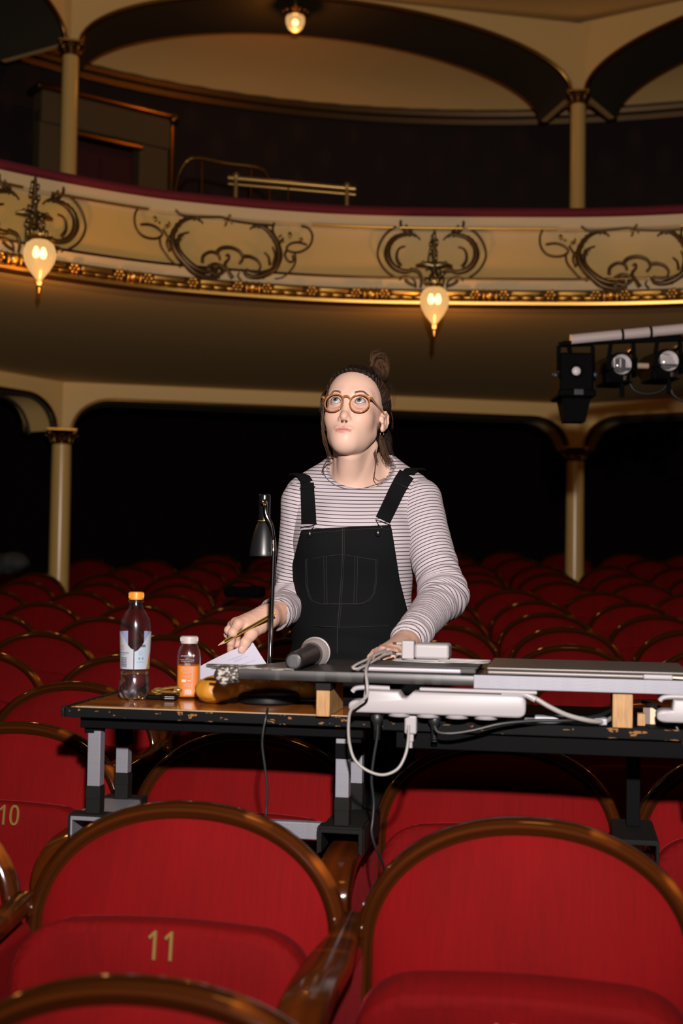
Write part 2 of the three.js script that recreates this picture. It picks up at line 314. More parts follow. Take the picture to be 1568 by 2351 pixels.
// rear walls follow a rounder ring behind the columns
const backPt = (deg, r = 5) => new V3(AX + r * Math.sin(deg * DEG) * 1.16, 0, -(8 + r * Math.cos(deg * DEG) * (Math.abs(deg) > 90 ? 0.4 : 1)));
const backWall = (y0, y1, r) => { const f = (rad) => sheet(72, 1, (i, j) => { const d = lerp(-125, 125, i), p = backPt(d, rad); return [p.x, j ? y1 : y0, p.z, d * 0.09, j ? y1 : y0]; }); return [f(r), f(r + 0.2)]; };
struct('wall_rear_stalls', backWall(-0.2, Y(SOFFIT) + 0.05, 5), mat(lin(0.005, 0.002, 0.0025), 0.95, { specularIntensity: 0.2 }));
{
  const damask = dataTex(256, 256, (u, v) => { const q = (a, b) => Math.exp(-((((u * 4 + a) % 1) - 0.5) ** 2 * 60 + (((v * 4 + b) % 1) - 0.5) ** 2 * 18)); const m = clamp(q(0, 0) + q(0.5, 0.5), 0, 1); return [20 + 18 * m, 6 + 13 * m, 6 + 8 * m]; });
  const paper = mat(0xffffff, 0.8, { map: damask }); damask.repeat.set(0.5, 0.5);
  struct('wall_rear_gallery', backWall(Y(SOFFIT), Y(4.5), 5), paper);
  // coved gallery ceiling from the wall head up to the arcade crown
  const cove = [[0, 4.47], [0.12, 4.6], [0.35, 4.74], [0.8, 4.84], [1.5, 4.88], [2.6, 4.9]];
  struct('ceiling_gallery', [0, 0.05].flatMap((dy) => sheet(72, 5, (i, j) => { const d = lerp(-125, 125, i), q = cove[Math.round(j * 5)], p = backPt(d, 5 - q[0]); return [p.x, Y(q[1] + dy), p.z]; })), M.cream);
  // cornice at the wall head
  const st = [], N = 72; for (let i = 0; i <= N; i++) { const d = lerp(-120, 120, i / N), p = backPt(d, 4.985), q = backPt(d, 4); st.push({ p: p.setY(Y(4.42)), side: q.setY(0).sub(p.clone().setY(0)).normalize(), up: up0 }); }
  struct(`trim_${++tn}`, sweep(st, [[0, -0.05], [0.03, -0.05], [0.04, 0], [0.07, 0.02], [0.08, 0.06], [0.05, 0.09], [0, 0.09]], true, false), M.scroll);
  struct(`trim_${++tn}`, sweep(st, [[0, 0.09], [0.03, 0.09], [0.04, 0.13], [0, 0.14]], true, false), M.darkArch);
}
// the portal in the gallery wall, at the upper left
{
  const a = atZ(75, 190, -9.6), pts = [-57, -43.5].map((d) => backPt(d, 4.97)), A = pts[0], B = pts[1], L = A.distanceTo(B), dir = B.clone().sub(A).normalize(), nrm = new V3(-dir.z, 0, dir.x);
  const base = new THREE.Matrix4().makeBasis(dir, up0, nrm).setPosition(A.x, Y(SOFFIT), A.z);
  const fr = (g) => g.applyMatrix4(base), H = 2.45;
  struct('door_1', [fr(box(L - 0.5, H - 0.2, 0.06, L / 2, (H - 0.2) / 2, 0.3)), fr(box(0.02, H - 0.3, 0.02, L / 2, (H - 0.3) / 2, 0.34))], M.wallRed);
  const frame = struct(`trim_${++tn}`, [fr(box(0.3, H, 0.16, 0.15, H / 2, 0.35, 0.02)), fr(box(0.3, H, 0.16, L - 0.15, H / 2, 0.35, 0.02)), fr(box(L, 0.28, 0.2, L / 2, H, 0.36, 0.02))], mat(lin(0.09, 0.066, 0.026), 0.7));
  struct(`trim_${++tn}`, [fr(box(L + 0.1, 0.05, 0.26, L / 2, H + 0.16, 0.36, 0.02)), fr(box(0.05, H + 0.1, 0.2, L + 0.02, H / 2 + 0.05, 0.36, 0.02)), fr(ball(0.05, L + 0.02, H + 0.14, 0.46)), fr(box(L - 0.55, 0.04, 0.06, L / 2, H - 0.18, 0.44, 0.01))], M.oldGold);
}
// balcony: the front follows a horseshoe
const half = [[0.3, 7.215], [0.85, 7.17], [1.87, 6.985], [2.606, 6.66], [2.88, 6.475], [3.343, 6.02], [3.7, 5.5], [3.95, 4.9], [4.08, 4.2], [4.12, 3.2], [4.12, 1.0], [4.12, -2]];
const rim = new THREE.CatmullRomCurve3([...half.slice(1).reverse().map(([u, v]) => new V3(0.6 - u, 0, -v)), ...half.map(([u, v]) => new V3(u, 0, -v))], false, 'centripetal');
rim.arcLengthDivisions = 1200; const RIML = rim.getLength();
const rimAt = (s) => { const t = clamp(s / RIML, 0, 1), p = rim.getPointAt(t), T = rim.getTangentAt(t).setY(0).normalize(); return { p, T, n: new V3(-T.z, 0, T.x) }; };   // n points to the stage
const rimS = (px) => { let best = 0, bd = 1e9; for (let s = RIML * 0.2; s < RIML * 0.8; s += 0.005) { const q = rimAt(s).p.clone().setY(Y(1.65)), r = toPx(q); if (r[2] > 0 && Math.abs(r[0] - px) < bd) { bd = Math.abs(r[0] - px); best = s; } } return best; };
const onRim = (s, y, k = 0) => { const q = rimAt(s); return q.p.clone().addScaledVector(q.n, k).setY(Y(y)); };
const stations = (ds = 0.06) => { const st = []; for (let s = 0; s <= RIML; s += ds) { const q = rimAt(s); st.push({ p: q.p.clone().setY(Y(0)), side: q.n, up: up0 }); } return st; };
const balcony = thing('balcony', 'curved cream and gold balcony front with gilded rococo ornament and velvet rail above the stalls', 'balcony');
{
  const st = stations();
  part('parapet', sweep(st, [[-0.14, 1.40], [0.0, 1.40], [0.0, 1.43], [0.02, 1.503], [0.02, 1.556], [0.012, 1.562], [-0.012, 1.575], [-0.02, 1.62], [-0.02, 1.76], [-0.012, 1.825], [0.012, 1.838], [0.02, 1.846], [0.028, 1.90], [-0.14, 1.90]], true, false), M.creamPale, balcony);
  part('panel', sweep(st, [[-0.011, 1.58], [-0.0185, 1.63], [-0.0185, 1.76], [-0.0105, 1.82]], false), M.panel, balcony, 'ochre painted recessed panel band');
  part('velvet_rail', sweep(st, [[-0.16, 1.9], [0.05, 1.9], [0.06, 1.92], [0.05, 1.945], [0.0, 1.955], [-0.12, 1.95], [-0.17, 1.93]], true), M.velvetRail, balcony, 'dark crimson velvet armrail');
  part('gold_moulding', sweep(st, [[0, 1.40], [0.05, 1.398], [0.075, 1.408], [0.078, 1.422], [0.06, 1.436], [0.045, 1.44], [0, 1.442]], true, false), M.gold, balcony, 'plain gilded torus moulding');
  part('moulding_recess', sweep(st, [[0, 1.44], [0.024, 1.441], [0.02, 1.45], [0.02, 1.488], [0.03, 1.492], [0.03, 1.499], [0, 1.505]], true, false), M.scroll, balcony, 'dark recess behind the carved beads');
  part('gold_fillet', sweep(st, [[-0.012, 1.553], [0.024, 1.553], [0.028, 1.56], [0.022, 1.568], [-0.012, 1.57]], true), M.oldGold, balcony);
  // pieces of the carved moulding: bars, beads and leaf clusters
  const bar = toCreasedNormals(new THREE.CapsuleGeometry(0.0165, 0.14, 4, 10).rotateZ(Math.PI / 2), 0.5), oval = ball(0.012, 0, 0, 0, 3.0, 0.7, 0.7, 8), bead = ball(0.03, 0, 0, 0, 1, 1, 1, 14);
  const clus = merge([...Array(7)].map((_, i) => ball(rr(0.009, 0.013), 0.022 * Math.cos(i * 1.05) * (i ? 1 : 0), 0.02 * Math.sin(i * 1.05) * (i ? 1 : 0), 0.004 + rr(0, 0.01), 1, 1, 1, 8)));
  const ring = new THREE.TorusGeometry(0.03, 0.008, 6, 16).rotateY(Math.PI / 2);
  const putRim = (name, g, s, y, k, m = M.gold) => { const q = rimAt(s), o = part(name, g, m, balcony); o.position.copy(q.p).addScaledVector(q.n, k).setY(Y(y)); o.rotation.y = Math.atan2(q.n.x, q.n.z); return o; };
  const sA = rimS(-80), sB = rimS(1660), s0 = rimS(577), P = 0.655, m0 = Math.ceil((sA - s0) / P), m1 = Math.floor((sB - s0) / P);
  for (let m = m0 - 1; m <= m1; m++) {
    const s = s0 + m * P;
    putRim('bead', bead, s, 1.468, 0.042); putRim('bead_ring', ring, s - 0.034, 1.466, 0.03); putRim('bead_ring', ring, s + 0.034, 1.466, 0.03);
    putRim('leaf_cluster', clus, s + 0.075, 1.468, 0.04); putRim('leaf_cluster', clus, s + P / 2, 1.468, 0.04); putRim('leaf_cluster', clus, s + P - 0.08, 1.468, 0.038);
    putRim('moulding_bar', bar, s + 0.195, 1.477, 0.038); putRim('moulding_bar', bar, s + P * 0.685, 1.477, 0.038);
    for (const k of [0.13, 0.2, 0.27, 0.40, 0.47, 0.54]) putRim('oval_bead', oval, s + k, 1.45, 0.052);
  }
  // rococo cartouches, drawn on the curved front: coordinates are millimetres along and above the middle of each
  const curveOn = (s0, pts, r0, r1, lift, shape) => taper(pts.map(([a, y, k = 0]) => onRim(s0 + a / 1000, 1.694 + y / 1000, lift + k / 1000)), (t) => shape === 'leaf' ? lerp(r0, r1, t) * 2.1 * (0.35 + 0.65 * Math.sin(Math.PI * clamp(t, 0.04, 0.96))) : lerp(r0, r1, t) * 1.5, 0, 7);
  // an acanthus scroll: the main stem, a second strand beside it, and small leaves that curl off outwards
  const acanthus = (s0, pts, a, b, mid) => {
    const out = [curveOn(s0, pts, a / 1000, b / 1000, 0.022, 'leaf')], n = pts.length;
    const away = ([x, y], d) => { const l = Math.hypot(x - mid[0], y - mid[1]) || 1; return [x + (x - mid[0]) / l * d, y + (y - mid[1]) / l * d]; };
    out.push(curveOn(s0, pts.slice(1).map((p, i) => away(p, 9 + 3 * Math.sin(i * 2))), a * 0.5 / 1000, b * 0.6 / 1000, 0.02, 'leaf'));
    for (let i = 1; i < n - 1; i++) for (const t of [0, 0.5]) { const p = [lerp(pts[i][0], pts[i + 1][0], t), lerp(pts[i][1], pts[i + 1][1], t)], dx = pts[i + 1][0] - pts[i][0], dy = pts[i + 1][1] - pts[i][1], l = Math.hypot(dx, dy) || 1, q = (k, d) => { const w = away(p, d); return [w[0] + dx / l * k, w[1] + dy / l * k]; }; out.push(curveOn(s0, [q(0, 3), q(9, 13), q(20, 17), q(26, 12)], 0.0042, 0.0015, 0.024)); if (i % 2) out.push(curveOn(s0, [q(0, -2), q(8, -11), q(17, -13)], 0.0034, 0.0012, 0.024)); }
    return out;
  };
  // pen coordinates were measured on the photograph in a 3.267x enlargement: centre (770, 345); 1 unit = 0.724 mm
  const A_ = (l) => l.map(([x, y]) => [(x - 770) * 0.724, (352 - (y - (x - 770) * 0.067)) * 0.724]);
  const frameA = [
    [[[110, 100], [82, 160], [88, 240], [130, 300], [200, 325], [265, 318], [295, 290], [262, 250], [200, 225], [125, 228]], 4, 4.5],
    [[[275, 318], [285, 375], [330, 440], [380, 495], [440, 530]], 4.5, 3.5],
    [[[600, 200], [570, 172], [500, 165], [425, 205], [375, 285], [375, 360], [410, 430], [470, 500], [550, 570], [640, 600], [735, 592]], 6, 11, 'leaf'],
    [[[495, 268], [445, 285], [415, 340], [420, 400], [465, 465], [545, 530], [640, 560], [720, 545]], 5, 11, 'leaf'],
    [[[390, 108], [430, 142], [520, 152], [640, 152], [745, 152], [790, 168], [880, 182], [1000, 196], [1140, 204]], 4.5, 4],
    [[[955, 235], [985, 212], [1050, 218], [1115, 270], [1165, 350], [1180, 430], [1165, 500], [1110, 560], [1020, 592], [935, 585], [912, 545]], 6, 11, 'leaf'],
    [[[1140, 185], [1128, 235], [1150, 290], [1185, 330]], 5, 4],
    [[[1068, 408], [1098, 440], [1112, 505]], 3, 6], [[[1128, 365], [1150, 425], [1140, 500]], 3, 7],
    [[[600, 492], [606, 442], [660, 410], [715, 425], [735, 470]], 7, 5], [[[700, 425], [735, 385], [810, 375], [880, 405], [905, 455], [878, 495]], 8, 5],
    [[[775, 440], [795, 428], [800, 455], [770, 500], [800, 560], [830, 608]], 4, 9], [[[900, 440], [960, 442], [1015, 470], [1040, 515], [1025, 550]], 7, 4],
    [[[925, 540], [1000, 560], [1085, 548], [1160, 518]], 6, 4], [[[925, 570], [1000, 590], [1085, 575], [1150, 545]], 5, 4],
    [[[1345, 208], [1400, 225], [1432, 280], [1415, 355], [1350, 402], [1275, 405], [1235, 380], [1262, 345], [1325, 332], [1392, 352]], 4.5, 4],
    [[[1240, 385], [1225, 430], [1262, 480], [1290, 470], [1282, 430]], 5, 4], [[[1300, 410], [1306, 480], [1270, 545], [1210, 598], [1150, 610]], 4, 3],
    [[[880, 560], [870, 590], [895, 625]], 3, 5], [[[345, 300], [330, 355], [350, 410]], 5, 4], [[[640, 520], [700, 500], [770, 540], [720, 580], [650, 560]], 6, 8],
    [[[300, 250], [345, 320], [380, 345]], 4, 5], [[[1210, 300], [1185, 340], [1190, 400]], 4, 5],
  ];
  const leafSpots = [[790, 150], [775, 175], [810, 180], [800, 140], [770, 205], [238, 180], [270, 205], [325, 230], [345, 215], [350, 405], [1185, 285], [1260, 275], [1210, 325], [1345, 310], [560, 580], [600, 555], [690, 575], [745, 560], [960, 600], [1060, 598], [1120, 540]];
  function cartoucheA(s0) {
    const c = new THREE.Group(); c.name = 'rococo_cartouche'; balcony.add(c); c.userData.label = 'gilded oval scrollwork cartouche';
    for (const [pts, a, b, sh] of frameA) part(sh ? 'acanthus_scroll' : 'scroll', sh ? acanthus(s0, A_(pts), a, b, A_([[770, 400]])[0]) : curveOn(s0, A_(pts), a / 1000, b / 1000, 0.022, sh), M.scroll, c);
    part('gilded_leaves', leafSpots.flatMap(([x, y], i) => { const [[a, yy]] = A_([[x, y]]), q = rimAt(s0 + a / 1000), p = onRim(s0 + a / 1000, 1.694 + yy / 1000, 0.022); return ball(0.008, 0, 0, 0, 1 + (i % 3) * 0.5, 0.8 + (i % 2) * 0.5, 0.7, 8).rotateZ(i).rotateY(Math.atan2(q.n.x, q.n.z)).translate(p.x, p.y, p.z); }), M.oldGold, c);
  }
  cartoucheA(rimS(514)); cartoucheA(rimS(1450));
  // the scrolls behind each lamp: 3.92x enlargement, centre (740, 440); 1 unit = 0.604 mm
  const B_ = (l, f = 1) => l.map(([x, y]) => [(x - 740) * 0.604 * f, (448 - y) * 0.604]);
  const frameB = [
    [[[410, 200], [320, 270], [262, 370], [248, 460], [275, 540], [335, 615], [400, 660]], 4.5, 4],
    [[[635, 315], [590, 275], [500, 272], [410, 300], [350, 370], [338, 460], [370, 540], [440, 595], [540, 605], [570, 585]], 5, 11, 'leaf'],
    [[[455, 142], [455, 185], [490, 235], [540, 262]], 5, 7], [[[500, 180], [515, 205], [560, 245]], 4, 5], [[[500, 378], [450, 395], [425, 440], [425, 500], [460, 560]], 3, 7],
    [[[448, 690], [480, 660], [540, 662], [590, 700], [600, 760]], 5, 4], [[[500, 690], [540, 720], [590, 740]], 6, 6], [[[540, 590], [620, 610], [650, 690], [640, 760]], 8, 5],
  ];
  for (const px of [990, 66]) {
    const s0 = rimS(px), c = new THREE.Group(); c.name = 'rococo_scrolls'; balcony.add(c); c.userData.label = 'pair of gilded scrolls behind the lamp';
    for (const f of [1, -1]) for (const [pts, a, b, sh] of frameB) part(sh ? 'acanthus_scroll' : 'scroll', sh ? acanthus(s0, B_(pts, f), a, b, [0, 0]) : curveOn(s0, B_(pts, f), a / 1000, b / 1000, 0.022, sh), M.scroll, c);
  }
  // gilded rods framing the panels, between lamp and cartouche
  for (const [a, b] of [[-140, 45], [112, 335], [712, 900], [918, 1062], [1072, 1277], [1565, 1660]]) { const sa = rimS(a), sb = rimS(b); part('panel_rod', tube([0, 0.33, 0.66, 1].map((t) => onRim(lerp(sa, sb, t), 1.838, 0.024)), 0.008, 16, 6), M.gold, balcony); }
}
// underside of the balcony, gallery floor
{
  const pts = [], N = 100;
  const ring = sheet(N, 8, (i, j) => { const s = lerp(0, RIML, i), q = rimAt(s), c = lerp(-100, 100, clamp((s - RIML / 2) / 13.2 + 0.5, 0, 1)), e = backPt(c * 1.2, 5.1); const p = q.p.clone().addScaledVector(q.n, -0.0).lerp(e, j); return [p.x, Y(1.4015), p.z]; });
  struct('ceiling_stalls', [ring, ring.clone().translate(0, 0.1, 0)], M.soffit);
}
// the rest of the shell, beyond the picture
struct('wall_left', box(0.3, 10, 22, -8.6, 4, -4), M.wallRed);
struct('wall_right', box(0.3, 10, 22, 8.6, 4, -4), M.wallRed);
struct('wall_rear', box(17.5, 10, 0.3, 0, 4, -14.6), M.wallRed);
struct('wall_stage', box(17.5, 10, 0.3, 0, 4, 6.6), M.blackMatte);
struct('ceiling', box(17.5, 0.3, 22, 0, 8.6, -4), mat(lin(0.3, 0.2, 0.09), 0.8));
// soffit of the second balcony, above the upper arcade
{
  const N = 60, g = sheet(N, 2, (i, j) => { const s = lerp(0, RIML, i), q = rimAt(s), c = lerp(-100, 100, clamp((s - RIML / 2) / 13.2 + 0.5, 0, 1)), e = backPt(c * 1.2, 5.1); const p = q.p.clone().addScaledVector(q.n, -0.9).lerp(e, j); return [p.x, Y(UPCEIL) + (j > 0.7 ? 0.2 : 0), p.z]; });
  struct('ceiling_upper_balcony', [g, g.clone().translate(0, 0.1, 0)], M.cream);
}
// ------------------------------------------------------------------ balcony lamps
const glowGlass = mat(lin(0.16, 0.12, 0.07), 0.14, { transmission: 0.5, thickness: 0, emissive: lin(1.0, 0.56, 0.2), emissiveIntensity: 1.25 });
const bulbGlass = mat(lin(1, 0.9, 0.7), 0.4, { emissive: lin(1.0, 0.82, 0.5), emissiveIntensity: 40 });
function balconyLamp(px, label, dy) {
  const s = rimS(px), q = rimAt(s), o = thing('balcony_lamp', label, 'lamp', onRim(s, dy, 0.0)); o.rotation.y = Math.atan2(q.n.x, q.n.z);
  // local: y above the lens, z towards the stage; the globe hangs 0.17 m in front
  const br = [box(0.03, 0.16, 0.02, 0, 1.56, 0.03, 0.005)];
  br.push(taper([[0, 1.60, 0.02], [0, 1.66, 0.07], [0, 1.68, 0.13], [0, 1.655, 0.17]], () => 0.008, 20, 8));
  part('bracket', br, M.bronze, o);
  const spire = [lathe([[0.0, 1.87], [0.008, 1.85], [0.012, 1.80], [0.01, 1.77], [0.018, 1.74], [0.013, 1.70], [0.022, 1.67], [0.016, 1.63], [0.03, 1.61], [0.036, 1.595], [0.0, 1.585]], 14).translate(0, 0, 0.10)];
  for (let k = 0; k < 26; k++) { const y = rr(1.62, 1.83), w = (1.86 - y) * 0.16 + 0.008, a = rr(0, 6.28); spire.push(ball(rr(0.006, 0.011), w * Math.cos(a), y, 0.1 + w * Math.sin(a), 1, 1.7, 1, 7)); }
  part('leafy_spire', spire, M.bronze, o, 'dark bronze leafy spire');
  for (const f of [-1, 1]) { part('leaf_wing', [taper([[0, 1.665, 0.1], [f * 0.05, 1.672, 0.11], [f * 0.1, 1.668, 0.1]], (t) => 0.02 * (1 - t) + 0.004, 14, 7, 1), ball(0.011, f * 0.06, 1.68, 0.112)], M.bronze, o); }
  part('crown', [lathe([[0.0, 1.60], [0.03, 1.598], [0.046, 1.585], [0.05, 1.57], [0.044, 1.562], [0.0, 1.565]], 20).translate(0, 0, 0.13), ...[...Array(10)].map((_, k) => ball(0.011, 0.048 * Math.cos(k * 0.628), 1.575, 0.13 + 0.048 * Math.sin(k * 0.628), 1, 1.5, 1, 7))], M.bronze, o);
  part('chain', [...Array(4)].map((_, k) => new THREE.TorusGeometry(0.007, 0.0022, 6, 10).rotateY(k % 2 ? 1.57 : 0).translate(0, 1.60 + k * 0.013 - 0.035, 0.17)), M.gold, o);
  part('glass_globe', lathe([[0.012, 1.532], [0.043, 1.529], [0.066, 1.511], [0.078, 1.48], [0.079, 1.452], [0.07, 1.42], [0.048, 1.38], [0.024, 1.35], [0.012, 1.335]], 32).translate(0, 0, 0.17), glowGlass, o, 'glowing amber teardrop glass globe');
  for (const f of [-1, 1]) part('bulb', lathe([[0, 1.50], [0.008, 1.495], [0.016, 1.475], [0.017, 1.46], [0.01, 1.445], [0, 1.442]], 14).translate(f * 0.019, 0, 0.17), bulbGlass, o);
  part('glass_finial', ball(0.014, 0, 1.325, 0.17, 1, 1.3, 1, 12), mat(lin(0.8, 0.5, 0.3), 0.2, { emissive: lin(0.5, 0.2, 0.06), emissiveIntensity: 0.25 }), o);
  part('finial', [ball(0.013, 0, 1.298, 0.17, 1, 1.2, 1, 10), lathe([[0, 1.27], [0.006, 1.285], [0.008, 1.3]], 10).translate(0, 0, 0.17)], M.bronze, o, 'dark finial tip');
  const l = new THREE.PointLight(0xffa850, 0.6, 0, 2); l.name = 'balcony_lamp_bulb'; l.position.set(0, 1.2, 0.28); l.shadow.radius = 2.5; o.add(l);
}
balconyLamp(58, 'glowing teardrop lamp with bronze leaf mount on the balcony front, the left of the two', 0.018);
balconyLamp(995, 'glowing teardrop lamp with bronze leaf mount on the balcony front, hanging above the woman', -0.054);
for (const px of [1990, -1400]) { const l = new THREE.PointLight(0xffa850, 0.6, 0, 2), s = px > 0 ? rimS(1568) + 1.4 : rimS(0) - 2.2; l.name = 'balcony_lamp_beyond_frame'; l.position.copy(onRim(s, 1.25, 0.21)); l.shadow.radius = 2.5; scene.add(l); }
{ // round lamp under the gallery ceiling
  const o = thing('ceiling_lamp', 'small round glowing lamp with gilded rosette hanging inside the upper gallery arch', 'lamp', at(678, 40, 11.0));
  part('glass_bowl', lathe([[0.0, -0.125], [0.03, -0.12], [0.06, -0.095], [0.078, -0.05], [0.08, -0.01], [0.076, 0.0]], 28), glowGlass, o, 'frosted half round glass bowl');
  part('bulb', ball(0.026, 0, -0.045, 0), bulbGlass, o);
  part('rosette', [lathe([[0.0, 0.03], [0.09, 0.025], [0.1, 0.01], [0.085, 0.0], [0.0, 0.005]], 24), ...[...Array(12)].map((_, k) => ball(0.022, 0.105 * Math.cos(k * 0.5236), 0.032, 0.105 * Math.sin(k * 0.5236), 1, 0.8, 1, 8))], M.oldGold, o);
  const top = Y(4.9) - o.position.y; part('stem', rod([0, 0.02, 0], [0, Math.max(top, 0.12), 0], 0.02), M.gold, o);
  const l = new THREE.PointLight(0xff9a3c, 0.7, 0, 2); l.name = 'ceiling_lamp_bulb'; l.position.set(0, -0.16, 0.02); o.add(l);
}
// brass barriers in the gallery
{
  const p = (x, y, d = 8.6) => { const q = at(x, y, d); return q; };
  const r1 = thing('handrail', 'dull brass tubular handrail with rounded end, further back in the upper gallery', 'handrail');
  const f0 = Y(SOFFIT) + 0.1, a = p(437, 364, 9.2), b = p(600, 388, 9.2), c = p(613, 402, 9.2), z = p(405, 424, 9.2);
  part('rail', tube([[z.x, f0, z.z], z, p(418, 385, 9.2), a, p(520, 375, 9.2), b, c, [c.x, f0, c.z]], 0.012, 60, 8), M.oldGold, r1);
  for (const q of [p(464, 369, 9.2), p(577, 386, 9.2)]) part('post', rod([q.x, f0, q.z], q, 0.01), M.oldGold, r1);
  const r2 = thing('handrail', 'bright brass double handrail on short posts just behind the velvet rail', 'handrail');
  part('rail', rod(p(524, 408, 8), p(816, 434, 8), 0.014), M.brass, r2); part('rail', rod(p(524, 422, 8), p(816, 447, 8), 0.008), M.brass, r2);
  for (const q of [[542, 405], [797, 428]]) { const t = p(...q, 8); part('post', [rod([t.x, Y(SOFFIT) + 0.1, t.z], [t.x, t.y + 0.02, t.z], 0.014), ball(0.022, t.x, t.y, t.z)], M.brass, r2); }
  const t = p(662, 424, 8); part('post', rod([t.x, Y(SOFFIT) + 0.1, t.z], t, 0.008), M.oldGold, r2);
}
// ------------------------------------------------------------------ seats
const HW = 0.2475, SPRING = 0.685, ARCHH = 0.187;                         // half width of the arch, where it springs, its rise
const archY = (x, hw = HW, b = ARCHH) => SPRING + b * Math.pow(Math.max(0, 1 - Math.pow(Math.abs(x) / hw, 2.15)), 1 / 2.05);
const seatGeo = {};
{
  // bentwood rim: legs, uprights and arch as one bent rod
  const pts = [[-HW, 0.06], [-HW, 0.3], [-HW, 0.55]];
  for (let i = 0; i <= 22; i++) { const a = Math.PI * (1 - i / 22); pts.push([HW * Math.cos(a), archY(HW * Math.cos(a) * 0.99999)]); }
  pts.push([HW, 0.55], [HW, 0.3], [HW, 0.06]);
  seatGeo.rim = taper(pts.map(([x, y]) => [x, y - 0.0, 0]), () => 0.0165, 110, 12, 1.25, () => new V3(0, 0, 1));
  const uv = seatGeo.rim.attributes.uv; for (let i = 0; i < uv.count; i++) uv.setXY(i, uv.getX(i) * 0.5, uv.getY(i) * 1.5);
  // sprung back cushion
  const N = 40, K = 26, W = HW - 0.012, Yb = 0.34, bul = (x, y) => { const ex = clamp(1 - Math.abs(x) / W, 0, 1), top = archY(x, W, ARCHH - 0.012), ey = clamp((top - y) / 0.3, 0, 1); return 0.012 + 0.034 * Math.pow(Math.min(1, ex * 2.2), 0.5) * Math.pow(Math.min(1, ey * 1.6), 0.5) + 0.012 * ex * ey; };
  const face = (f) => sheet(N, K, (i, j) => { const x = W * Math.sin((i - 0.5) * Math.PI), y = lerp(Yb, archY(x * 0.9999, W, ARCHH - 0.012), Math.pow(j, 0.85)); return [x, y, f ? bul(x, y) : -0.014, x, y]; });
  seatGeo.back = merge([face(1), face(0)]);
  // tip-up seat, standing folded: rounded top corners, thick piped edge
  const sh = new THREE.Shape(), w = 0.213, h0 = 0, h1 = 0.365, c = 0.07;
  sh.moveTo(-w, h0); sh.lineTo(w, h0); sh.lineTo(w, h1 - c); sh.quadraticCurveTo(w - 0.005, h1 - 0.008, w - c, h1); sh.quadraticCurveTo(0, h1 + 0.012, -w + c, h1); sh.quadraticCurveTo(-w + 0.005, h1 - 0.008, -w, h1 - c); sh.closePath();
  seatGeo.pad = toCreasedNormals(new THREE.ExtrudeGeometry(sh, { depth: 0.05, bevelEnabled: true, bevelThickness: 0.018, bevelSize: 0.018, bevelSegments: 4, curveSegments: 12 }), 0.8);
  // arm: a broad wooden strip that runs forward and curls down in front
  const path = [[-0.02, 0.722], [0.05, 0.716], [0.16, 0.714], [0.30, 0.714], [0.38, 0.705], [0.43, 0.68], [0.447, 0.658], [0.446, 0.636]];
  const cv = new THREE.CatmullRomCurve3(path.map(([z, y]) => new V3(0, y, z)), false, 'centripetal'), st = [], X = new V3(1, 0, 0);
  for (let i = 0; i <= 30; i++) { const t = i / 30, T = cv.getTangentAt(t); st.push({ p: cv.getPointAt(t), side: X.clone().multiplyScalar(0.55 + 0.55 * sstep(0, 0.45, t)), up: new V3().crossVectors(T, X).normalize() }); }
  const prof = [[-0.031, -0.008], [-0.03, 0.007], [-0.025, 0.0125], [0, 0.0145], [0.025, 0.0125], [0.03, 0.007], [0.031, -0.008], [0.028, -0.013], [0, -0.014], [-0.028, -0.013]];
  const strip = sweep(st, prof), a = strip.attributes.uv; for (let i = 0; i < a.count; i++) a.setXY(i, a.getY(i) * 1.2, a.getX(i) * 1.5);
  const capGeo = new THREE.Shape(); const e = st[30];
  seatGeo.arm = merge([strip, rod([-0.033, 0.637, 0.44], [0.033, 0.637, 0.44], 0.014), box(0.05, 0.025, 0.05, 0, 0.71, -0.02, 0.008)]);
  seatGeo.side = box(0.042, 0.5, 0.38, 0, 0.44, 0.16, 0.015);
  { const p = seatGeo.side.attributes.position, u = seatGeo.side.attributes.uv; for (let i = 0; i < p.count; i++) u.setXY(i, p.getZ(i), p.getY(i)); }
  seatGeo.foot = merge([box(0.06, 0.2, 0.26, 0, 0.1, 0.12, 0.01)]);
}
function makeSeat() {
  const o = new THREE.Group(), back = new THREE.Group();
  const tilt = -9 * DEG, y0 = 0.34;
  const lean = (m) => { m.rotation.x = tilt; m.position.set(0, 0.012, 0.136); return m; };
  lean(part('rim', seatGeo.rim, M.frameWood, o)); lean(part('backrest', seatGeo.back, M.plush, o));
  const pad = part('seat_pad', seatGeo.pad, M.plush, o); pad.position.set(0, 0.345, 0.155); pad.rotation.x = -8 * DEG;
  const ap = part('armrest', seatGeo.arm, M.armWood, o); ap.position.set(SEATW / 2, 0, 0.045);
  const sp = part('side_panel', seatGeo.side, M.plush, o); sp.position.set(SEATW / 2, 0, 0.06);
  const fp = part('foot', seatGeo.foot, M.blackMatte, o); fp.position.set(SEATW / 2, 0, 0.05);
  return o;
}
const seatProto = makeSeat();
const rowOff = { '-1': -0.76, 0: -1.084, 1: -2.224, 2: -2.53, 3: -3.73, 4: -3.9, 5: -4.92, 6: -5.08, 7: -6.22, 8: -6.5, 9: -6.96, 10: -7.1, 11: -7.25, 12: -7.6, 13: -7.9, 14: -8.2 };
const ord = ['zeroth', 'first', 'second', 'third', 'fourth', 'fifth', 'sixth', 'seventh', 'eighth', 'ninth', 'tenth', 'eleventh', 'twelfth', 'thirteenth', 'fourteenth', 'fifteenth', 'sixteenth', 'seventeenth'];
const seats = {};
